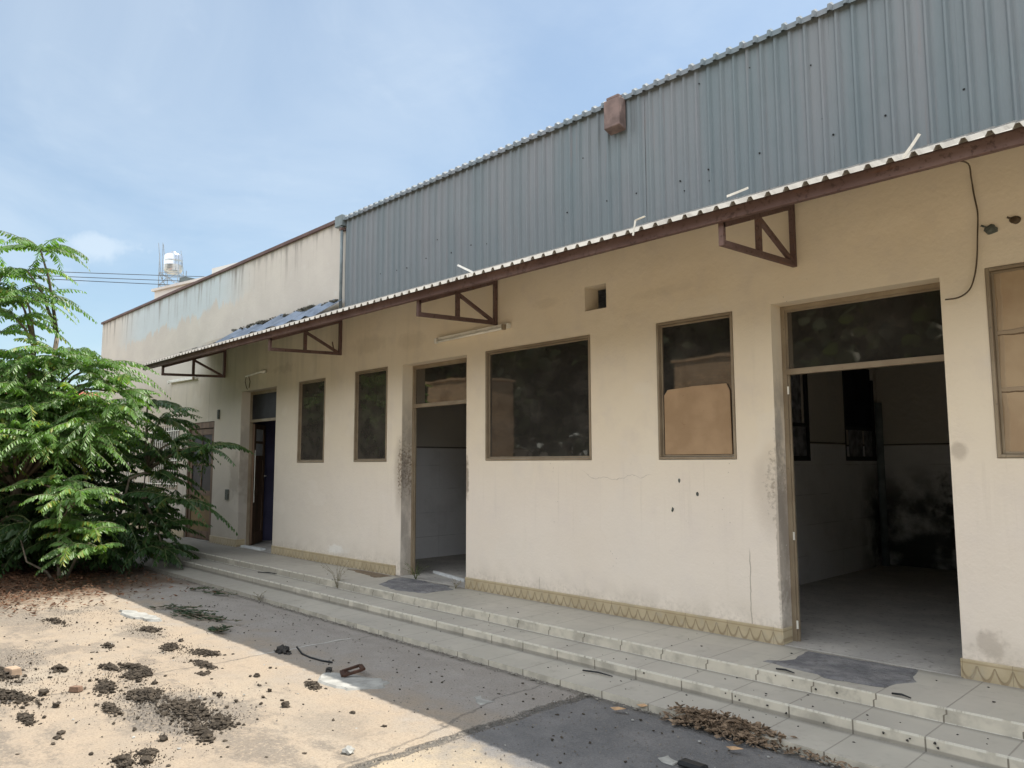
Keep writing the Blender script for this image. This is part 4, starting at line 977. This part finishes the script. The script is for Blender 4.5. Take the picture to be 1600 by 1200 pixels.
for (hx, hy, hl, hw) in ((-7.55, -2.82, .3, .1), (-6.6, -2.88, .4, .12), (-6.1, -3.5, .5, .2), (-5.5, -3.5, .4, .2), (-4.9, -3.5, .5, .18), (-4.6, -3.5, .35, .12), (-6.2, -4.1, .6, .2), (-8.8, -3.4, .7, .2), (-9.0, -3.0, .6, .2), (-7.2, -3.9, .7, .2), (-4.35, -3.95, .15, .1)):
    for i in range(420):
        x, y = r_.gauss(hx, hl*.6), r_.gauss(hy, hw*.7); q = r_.uniform(.0015, .005)
        k = len(cb.v); cb.v += [(x-q, y-q*.6, -.001), (x+q*.9, y-q*.8, -.001), (x+q*.2, y+q, -.001), (x, y, q*.8+.003)]; cb.f += [(k, k+1, k+3), (k+1, k+2, k+3), (k+2, k, k+3)]
cb2 = cb; bpy.data.objects.remove(bpy.data.objects['mud_crumbs']); tag(cb2.build('mud_crumbs', M_clod), 'loose crumbs of dry mud scattered over the yard', 'mud crumbs', kind='stuff')
wf = MB()
for i in range(80):
    x, y = r_.uniform(-8, -1.8), r_.uniform(-4.2, -1.5); s = r_.uniform(.004, .010)
    wf.rock((x, y, s*.3-(.010 if x > -3.47 else 0)), s, i, .5, 1, (1.2, 1, .5))
tag(wf.build('white_chips', M_slab), 'tiny white chips of plaster on the yard', 'plaster chips', kind='stuff')
# broken edge rubble along lowest step
rb = MB()
for i in range(520):
    x = r_.uniform(-13, -1.6); s = r_.uniform(.003, .011); rb.rock((x, -1.395-abs(r_.gauss(0, .022)), s*.3-.004), s, i, .5, 1, (1.5, 1, .5))
tag(rb.build('edge_rubble', M_stone), 'crumbled mortar rubble along the foot of the lowest step', 'rubble', kind='stuff')
# fallen branch with leaves lying in the shade
def cutting(x, y, label, n, L, seed, m):
    r_ = random.Random(seed); e = empty('fallen_branch', (x, y, 0), label, 'fallen branch', 'withered branches on the ground'); s = MB(); l = MB()
    for i in range(n):
        a = r_.gauss(.5, .35); le = L*r_.uniform(.6, 1); px, py = x+r_.gauss(0, L*.35), y+r_.gauss(0, .06)
        q = (px+math.cos(a)*le, py+math.sin(a)*le*.4, r_.uniform(.01, .05)); s.tube([(px, py, .01), ((px+q[0])/2, (py+q[1])/2, .03), q], .004, 5)
        for k in range(16):
            p = Vector((px, py, .015)).lerp(Vector(q), k/16); leafmesh(l, p, r_.uniform(.03, .08), r_.uniform(0, 6.28), r_.uniform(-.2, .3), .3, .3)
    s.build('stem', M_bark, e); l.build('leaf_cluster', m, e)
cutting(-8.15, -2.33, 'dark withered branch on the shaded concrete left of the black mud clump, nearer the tree', 22, .6, 4, M_leaf2)
cutting(-7.1, -2.40, 'small withered sprig at the shadow edge between the tree and the black mud clump', 5, .25, 5, M_leaf2)
cutting(-9.3, -1.6, 'withered twigs beside the lowest step near the tree', 6, .4, 6, M_leaf2)
# leaf litter under the tree
lt = MB(); r_ = random.Random(33)
for i in range(9000):
    x, y = r_.gauss(-12.2, 1.4), r_.gauss(-3.3, .85)
    if y > -1.5 or x > -9.0: continue
    leafmesh(lt, (x, y, r_.uniform(.0, .05)), r_.uniform(.03, .075), r_.uniform(0, 6.28), r_.uniform(-.3, .5), r_.uniform(.2, .4), r_.uniform(-.4, .5))
tag(lt.build('leaf_litter', plain('russet_leaf_litter', (.13, .065, .035), .85, .6, 9)), 'brown leaf litter on the ground beneath the tree', 'leaf litter', kind='stuff')

# ------------------------------------------------------------------ trees
class Leaves:
    def __init__(s): s.V = []; s.F = []; s.T = []; s.n = 0
    def leaflets(s, P, U, Wd, L, tint):
        """P base (n,3), U direction (n,3) unit, Wd width direction (n,3), L length (n,)"""
        n = len(P); L = L[:, None]; N_ = np.cross(U, Wd)
        v = np.stack([P, P+U*L*.35+Wd*L*.17+N_*L*.06, P+U*L*.75+Wd*L*.135+N_*L*.03, P+U*L, P+U*L*.75-Wd*L*.135+N_*L*.03, P+U*L*.35-Wd*L*.17+N_*L*.06], 1)
        idx = (s.n+np.arange(n)*6)[:, None]
        s.V.append(v.reshape(-1, 3)); s.F.append(np.concatenate([idx+[0, 1, 2, 3], idx+[0, 3, 4, 5]], 0)); s.T.append(np.concatenate([tint, tint])); s.n += n*6
    def build(s, name, m, parent):
        V = np.concatenate(s.V)-np.array(wloc(parent)); F = np.concatenate(s.F)
        T = np.concatenate(s.T)
        me = bpy.data.meshes.new(name); me.vertices.add(len(V)); me.vertices.foreach_set('co', V.ravel())
        me.loops.add(len(F)*4); me.loops.foreach_set('vertex_index', F.ravel().astype(np.int32))
        me.polygons.add(len(F)); me.polygons.foreach_set('loop_start', np.arange(len(F), dtype=np.int32)*4)
        try: me.polygons.foreach_set('loop_total', np.full(len(F), 4, dtype=np.int32))
        except Exception: pass
        me.update(calc_edges=True); at = me.attributes.new('tint', 'FLOAT', 'FACE'); at.data.foreach_set('value', T.astype(np.float32))
        me.materials.append(m); me.validate(); o = bpy.data.objects.new(name, me); col.objects.link(o); o.parent = parent; return o
def frond(lv, st, base, d, L, rs, droop=.55, npair=15, lf=.115, tone=.5):
    """arching pinnate leaf: rachis from base along d, drooping; leaflets hang from it"""
    d = np.array(d, float); d /= np.linalg.norm(d); side = np.cross(d, [0, 0, 1]); side /= (np.linalg.norm(side)+1e-6)
    t = np.linspace(0, 1, npair+1)
    pts = np.array(base)[None]+d[None]*(t*L)[:, None]; pts[:, 2] -= droop*L*t**2.1*.75
    tan = np.gradient(pts, axis=0); tan /= np.linalg.norm(tan, axis=1)[:, None]
    st.tube([tuple(p) for p in pts[::3]], [.006*(1-.7*k/ (len(pts[::3]))) for k in range(len(pts[::3]))], 4)
    ll = lf*(.55+.6*np.sin(np.pi*(t*.85+.12)))
    for sgn in (1, -1):
        P = pts[1:]+rs.normal(0, .003, (npair, 3)); sp = tan[1:]*.45+side[None]*sgn*(.62+rs.normal(0, .12, (npair, 1)))
        sp[:, 2] -= .55+.35*rs.random(npair)
        sp += rs.normal(0, .10, sp.shape); sp /= np.linalg.norm(sp, axis=1)[:, None]
        w = tan[1:]-sp*(tan[1:]*sp).sum(1)[:, None]; w /= np.linalg.norm(w, axis=1)[:, None]
        w += rs.normal(0, .15, w.shape); w /= np.linalg.norm(w, axis=1)[:, None]
        lv.leaflets(P, sp, w, ll[1:]*(1+rs.normal(0, .1, npair)), np.clip(tone+rs.normal(0, .13, npair), 0, 1))
def rosette(lv, st, c, axis, rs, n=9, L=.9, lf=.115, tone=.5, spread=1.0, arc=None):
    a0 = rs.uniform(0, 6.28)
    for i in range(n):
        a = a0+i*2.399 if arc is None else arc[0]+rs.uniform(-arc[1], arc[1])
        up = rs.uniform(.0, .75)
        d = np.array([math.cos(a)*spread, math.sin(a)*spread, up])+np.array(axis)*.45
        frond(lv, st, c, d, L*rs.uniform(.5, 1.15), rs, rs.uniform(.4, .95), int(16+8*rs.random()), lf*rs.uniform(.7, 1.2), np.clip(tone+rs.normal(0, .24), .02, .88) if rs.random() < .985 else .97)
def tree(name, base, tips, label, cat, m, seed, L=.9, nf=9, lf=.115, tone=.5, trunk=.09, group=None):
    rs = np.random.default_rng(seed); e = empty(name, base, label, cat, group); lv = Leaves(); br = MB(); tr = MB(); tw = MB()
    base = Vector(base); H_ = max(t[2] for t in tips)
    forks = []
    for k in range(4):
        a = k*1.6+rs.uniform(-.4, .4); top = base+Vector((math.cos(a)*.5, math.sin(a)*.5, H_*rs.uniform(.45, .75)))
        pts = [base+Vector((math.cos(a)*.05, math.sin(a)*.05, -.05)), base.lerp(top, .35)+Vector(rs.normal(0, .06, 3)), base.lerp(top, .7)+Vector(rs.normal(0, .08, 3)), top]
        tr.tube(pts, [trunk, trunk*.75, trunk*.5, trunk*.35], 9); forks += pts[1:]
    for t in tips:
        c = Vector(t[:3]); f_ = min(forks, key=lambda q: (q-c).length+(1.2 if q.z > c.z else 0)); mid = f_.lerp(c, .55)+Vector((0, 0, .12*(c-f_).length))
        br.tube([f_, mid, c], [.028, .018, .010], 6)
        out = (c-base); out.z = 0; out = out.normalized() if out.length > 0 else out
        k = t[3] if len(t) > 3 else 1
        rosette(lv, tw, tuple(c), (out.x*.6, out.y*.6, .1), rs, int(nf*k), L*(.8+.2*k), lf, tone)
    tr.build('trunk', M_bark, e, smooth=True); br.build('branches', M_bark, e, smooth=True); tw.build('leaf_stalks', plain(name+'_stalk_green', (.16, .19, .08), .7, .2, 20), e)
    lv.build('crown', m, e); return e
main_tips = [(-12.9, -3.25, 4.25, .9), (-13.0, -3.4, 3.95, .9), (-12.75, -3.1, 4.0, .8), (-12.8, -3.25, 3.4, .6), (-12.5, -2.88, 4.62, 1.0), (-13.2, -3.4, 4.6, .8), (-12.6, -3.0, 4.3, .6), (-12.5, -3.0, 3.85, 1.0), (-13.1, -3.5, 3.75, .8), (-12.65, -3.1, 3.6, .5), (-11.6, -2.0, 2.55), (-11.95, -2.2, 2.95), (-12.3, -2.6, 3.1),
 (-12.5, -2.75, 2.95), (-12.15, -2.4, 2.9), (-11.85, -2.1, 2.7), (-12.7, -2.9, 3.0), (-12.85, -3.07, 2.9), (-13.25, -3.45, 2.8), (-11.55, -2.1, 2.3, .9), (-11.5, -2.25, 2.1, .9), (-11.81, -2.47, 2.4), (-12.19, -2.85, 2.37), (-12.56, -3.23, 2.29), (-13.36, -3.48, 2.22),
 (-11.45, -2.4, 1.83, .9), (-11.59, -2.72, 1.79), (-12.13, -3.13, 1.75), (-12.74, -3.46, 1.65), (-11.7, -2.3, 2.0, .9), (-12.0, -2.7, 1.9, .9), (-12.3, -3.0, 2.6, .9)]
rs0 = np.random.default_rng(3)
for i in range(115):
    a, b_, c = rs0.normal(0, 1, 3); n_ = math.sqrt(a*a+b_*b_+c*c); k = .55+.45*rs0.random()
    if c < 0: c *= .5
    main_tips.append((-13.75+a/n_*2.2*k, -3.05+b_/n_*1.6*k, 1.95+c/n_*1.0*k))
tree('feathery_tree', (-13.2, -2.95, 0), main_tips, 'sunlit bright green tree with long feathery compound leaves at the left, taller than the canopy', 'tree', M_leaf, 5, .86, 13, .09, .5)
rs1 = np.random.default_rng(4)
low_tips = [(-11.34, -2.69, 1.30), (-11.01, -2.46, 1.12, .8), (-11.57, -2.93, 1.30), (-10.85, -2.45, .68, .8), (-10.75, -2.4, .48, .6), (-11.2, -2.7, .8, .7), (-11.0, -2.6, .5, .5)]+[(-11.15+rs1.uniform(-.35, .35), -2.62+rs1.uniform(-.25, .2), rs1.uniform(.3, 1.2), .7) for _ in range(12)]
tree('leafy_shrub', (-11.6, -2.6, 0), low_tips, 'yellow-green leafy shrub low over the litter at the tree edge, catching the sun', 'shrub', M_leaf, 8, .5, 9, .085, .6, .022)
sh = [(-11.5, -1.2, 1.0), (-11.8, -1.35, .6), (-11.6, -1.3, .3, .8), (-12.2, -1.5, 1.1), (-12.4, -1.4, 1.6), (-11.95, -1.2, 1.7), (-12.3, -1.7, .5), (-11.3, -.85, 1.75, .8), (-11.7, -1.2, 1.86), (-12.07, -1.26, 2.2), (-12.39, -1.35, 2.45), (-11.99, -1.34, 1.38), (-12.07, -1.66, 1.01), (-11.97, -1.47, .75), (-11.82, -1.6, .35), (-12.1, -1.5, .34), (-11.9, -1.87, .76), (-12.74, -1.83, 1.38), (-12.9, -1.6, 1.9), (-12.9, -2.0, .6)]
tree('dark_shrub', (-12.4, -1.85, 0), sh, 'dark green shrub in the building shade, spreading over the steps before the ochre door', 'shrub', M_leaf2, 9, .8, 13, .092, .5, .04)
bk = [(-14.0+rs0.normal(0, .9), -2.8+rs0.normal(0, .6), .3+abs(rs0.normal(0, .7))) for _ in range(56)]
bk += [(-12.6+rs0.normal(0, .45), -2.55+rs0.normal(0, .4), .25+abs(rs0.normal(0, .45))) for _ in range(22)]
tree('undergrowth_bush', (-14.0, -3.3, 0), bk, 'dense dark bush behind the trunk at the left edge of the picture', 'bush', M_leaf2, 10, .8, 12, .11, .35, .04)

# trees and brick outhouses opposite, seen reflected in the panes
def simple_tree(x, y, h, r, seed):
    rs = np.random.default_rng(seed); e = empty('roadside_tree', (x, y, 0), 'broad dark green tree across the yard, seen only as a reflection in the window panes', 'tree', 'trees across the yard'); tr = MB()
    tr.tube([(x, y, -.05), (x+.1, y, h*.3), (x+.2, y+.1, h*.65)], [.2, .15, .08], 9)
    lv = Leaves(); N_ = 3600
    cl = rs.normal(0, 1, (26, 3)); cl /= np.linalg.norm(cl, axis=1)[:, None]; cl *= (rs.random((26, 1))**.4); cl = cl*[r, r, h*.36]+[x, y, h*.60]
    P = cl[rs.integers(0, 26, N_)]+rs.normal(0, r*.2, (N_, 3)); U = rs.normal(0, 1, (N_, 3)); U /= np.linalg.norm(U, axis=1)[:, None]
    W_ = np.cross(U, rs.normal(0, 1, (N_, 3))); W_ /= np.linalg.norm(W_, axis=1)[:, None]
    lv.leaflets(P, U, W_*2.4, rs.uniform(.35, .6, N_), rs.random(N_)*.85)
    for c in cl[:8]: tr.tube([(x+.1, y, h*.35), tuple((np.array((x+.1, y, h*.35))+c)/2+[0, 0, .2]), tuple(c)], [.07, .05, .02], 6)
    tr.build('trunk', M_bark, e, smooth=True); lv.build('crown', M_leaf3, e)
tx = -44; i = 0
while tx < 12:
    simple_tree(tx+random.uniform(-.8, .8), -17.5+random.uniform(-1.2, 1.2), random.uniform(8.5, 10.5), random.uniform(2.9, 3.5), 100+i); tx += 3.6; i += 1
def outhouse(x0, x1, y0, y1, h, label):
    e = empty('brick_outhouse', ((x0+x1)/2, y1, 0), label, 'outhouse')
    holes_wall(x0, x1, 0, h, [((x0+x1)/2-.35, (x0+x1)/2+.35, 0, 1.9)], y1-.2, y1).build('front_wall', M_bricks, e)
    MB().box(x0, x0+.2, y0, y1-.2, 0, h).build('side_wall', M_bricks, e); MB().box(x1-.2, x1, y0, y1-.2, 0, h).build('side_wall', M_bricks, e); MB().box(x0+.2, x1-.2, y0, y0+.2, 0, h).build('back_wall', M_bricks, e)
    MB().box(x0-.06, x1+.06, y0-.06, y1+.05, h, h+.07).build('roof_slab', M_bricks, e)
outhouse(-10.5, -8.95, -12, -10, 3.93, 'tall narrow orange brick outhouse across the yard, reflected in the cardboard window')
outhouse(-20.6, -18.2, -12, -10, 4.2, 'wider orange brick outhouse across the yard, reflected over the second doorway')

# ------------------------------------------------------------------ distance
hb = empty('white_house', (-38.9, 8.2, 0), 'pale flat-roofed house whose top shows above the parapet, under the water tank', 'house')
ux = Vector((.979, .204, 0)); uy = Vector((-.204, .979, 0)); o0 = Vector((-39.25, 7.56, 0))
def hbox(mb, a0, a1, b0, b1, z0, z1):
    vs = [o0+ux*a+uy*b_+Vector((0, 0, z)) for z in (z0, z1) for a, b_ in ((a0, b0), (a1, b0), (a1, b1), (a0, b1))]
    return mb.add(vs, [(0,3,2,1),(4,5,6,7),(0,1,5,4),(1,2,6,5),(2,3,7,6),(3,0,4,7)])
hbox(MB(), 0, 9, 0, 8, 0, 10.05).build('wall', M_houses, hb); hbox(MB(), -.12, 9.1, -.12, 8.1, 10.05, 10.17).build('roof_edge', M_houses, hb)
hbox(MB(), 2.9, 6.5, 1.2, 4, 10.17, 11.05).build('stair_hut', M_houses, hb)
hbox(MB(), 1.45, 1.95, .4, 1.0, 10.17, 10.62).build('box_tank', plain('dark_rooftop_unit', (.10, .12, .12), .8, .3, 3), hb)
for a in (1, 3.2, 5.4):
    w = hbox(MB(), a, a+1.1, -.03, -.002, 6.6, 8.0).build('window', M_glass, hb)
tk = empty('water_tank_tower', (-42.5, 9.6, 0), 'stainless steel water tank on a thin pipe tower above the parapet', 'water tank')
c = Vector((-42.55, 9.55, 0))
mb = MB()
ring = [(.0, 11.88), (.30, 11.90), (.44, 12.02), (.485, 12.1), (.485, 12.35), (.495, 12.37), (.485, 12.39), (.485, 12.62), (.495, 12.64), (.485, 12.66), (.485, 12.85), (.44, 12.96), (.30, 13.04), (.14, 13.08), (.14, 13.13), (0, 13.14)]
n = 28; vs = []; fs = []
for r0, z in ring:
    for k in range(n): t = 2*math.pi*k/n; vs.append((c.x+r0*math.cos(t), c.y+r0*math.sin(t), z))
for i in range(len(ring)-1):
    for k in range(n): fs.append((i*n+k, i*n+(k+1) % n, (i+1)*n+(k+1) % n, (i+1)*n+k))
mb.add(vs, fs); mb.build('tank', M_steel, tk, smooth=True)
sx, sy = Vector((.69, .72, 0)), Vector((-.72, .69, 0))
for a in (-.52, .52):
    for b_ in (-.52, .52):
        p = c+sx*a+sy*b_; MB().tube([(p.x, p.y, 0), (p.x, p.y, 11.9), (p.x, p.y, 12.9 if b_ < 0 else 12.2)], .026, 6).build('leg', M_galv, tk)
br = MB()
for z in (11.15, 11.85):
    q = [c+sx*a+sy*b_ for a, b_ in ((-.52, -.52), (.52, -.52), (.52, .52), (-.52, .52))]
    for i in range(4): br.tube([(q[i].x, q[i].y, z), (q[(i+1) % 4].x, q[(i+1) % 4].y, z)], .02, 5)
for i in range(4):
    a, b_ = q[i], q[(i+1) % 4]; br.tube([(a.x, a.y, 11.85), (b_.x, b_.y, 11.15)], .02, 5); br.tube([(b_.x, b_.y, 11.85), (a.x, a.y, 11.15)], .02, 5)
br.build('brace', M_galv, tk)
rd = MB()
for o_, z1, o2 in ((-.62, 13.65, -.86), (-.55, 13.65, -.62), (-.35, 13.55, -.58), (.62, 12.0, .40)):
    p, q_ = c+sx*o_, c+sx*o2; rd.tube([(p.x, p.y, 11.6 if o_ < 0 else 11.7), (q_.x, q_.y, z1 if o_ < 0 else 13.2)], .02, 5)
rd.build('vent_pipe', M_galv, tk)
def wire(a, b_, label):
    a, b_ = Vector(a), Vector(b_); d = b_-a; p0, p1 = a-d*2.5, b_+d*1.0
    pts = [p0.lerp(p1, t/24) for t in range(25)]
    for i, p in enumerate(pts): p.z -= .25*math.sin(math.pi*i/24)
    MB().tube(pts, .016, 6).thing('power_line', M_black, label, 'power line', 'power lines crossing the sky at left', smooth=True)
wire((-35.13, .37, 9.38), (-39.22, 10.33, 11.42), 'uppermost of the three thin power lines at left')
wire((-35.14, .38, 9.22), (-39.7, 9.87, 11.18), 'middle one of the three thin power lines at left')
wire((-34.46, 1.12, 9.06), (-40.18, 9.4, 10.98), 'lowest of the three thin power lines at left')
bw = empty('boundary_wall', (-24, -6, 0), 'whitewashed boundary wall glimpsed through the foliage', 'wall')
MB().box(-24.2, -24, -22, 6, 0, 2.1).build('wall_panel', M_farwall, bw); MB().box(-24.25, -23.95, -22, 6, 2.1, 2.18).build('coping', M_stone, bw)
rh = empty('red_roofed_house', (-35, 1, 0), 'low house with a red tiled roof glimpsed through the tree', 'house')
MB().box(-38, -32, -2, 4, 0, 3.3).build('wall', M_farwall, rh)
rf = MB(); rf.add([(-31.6, -2.4, 3.3), (-31.6, 4.4, 3.3), (-38.4, 4.4, 3.3), (-38.4, -2.4, 3.3), (-35, -2.4, 4.5), (-35, 4.4, 4.5)], [(0, 1, 5, 4), (2, 3, 4, 5), (0, 4, 3), (1, 2, 5), (0, 3, 2, 1)])
rf.build('roof', M_redroof, rh)
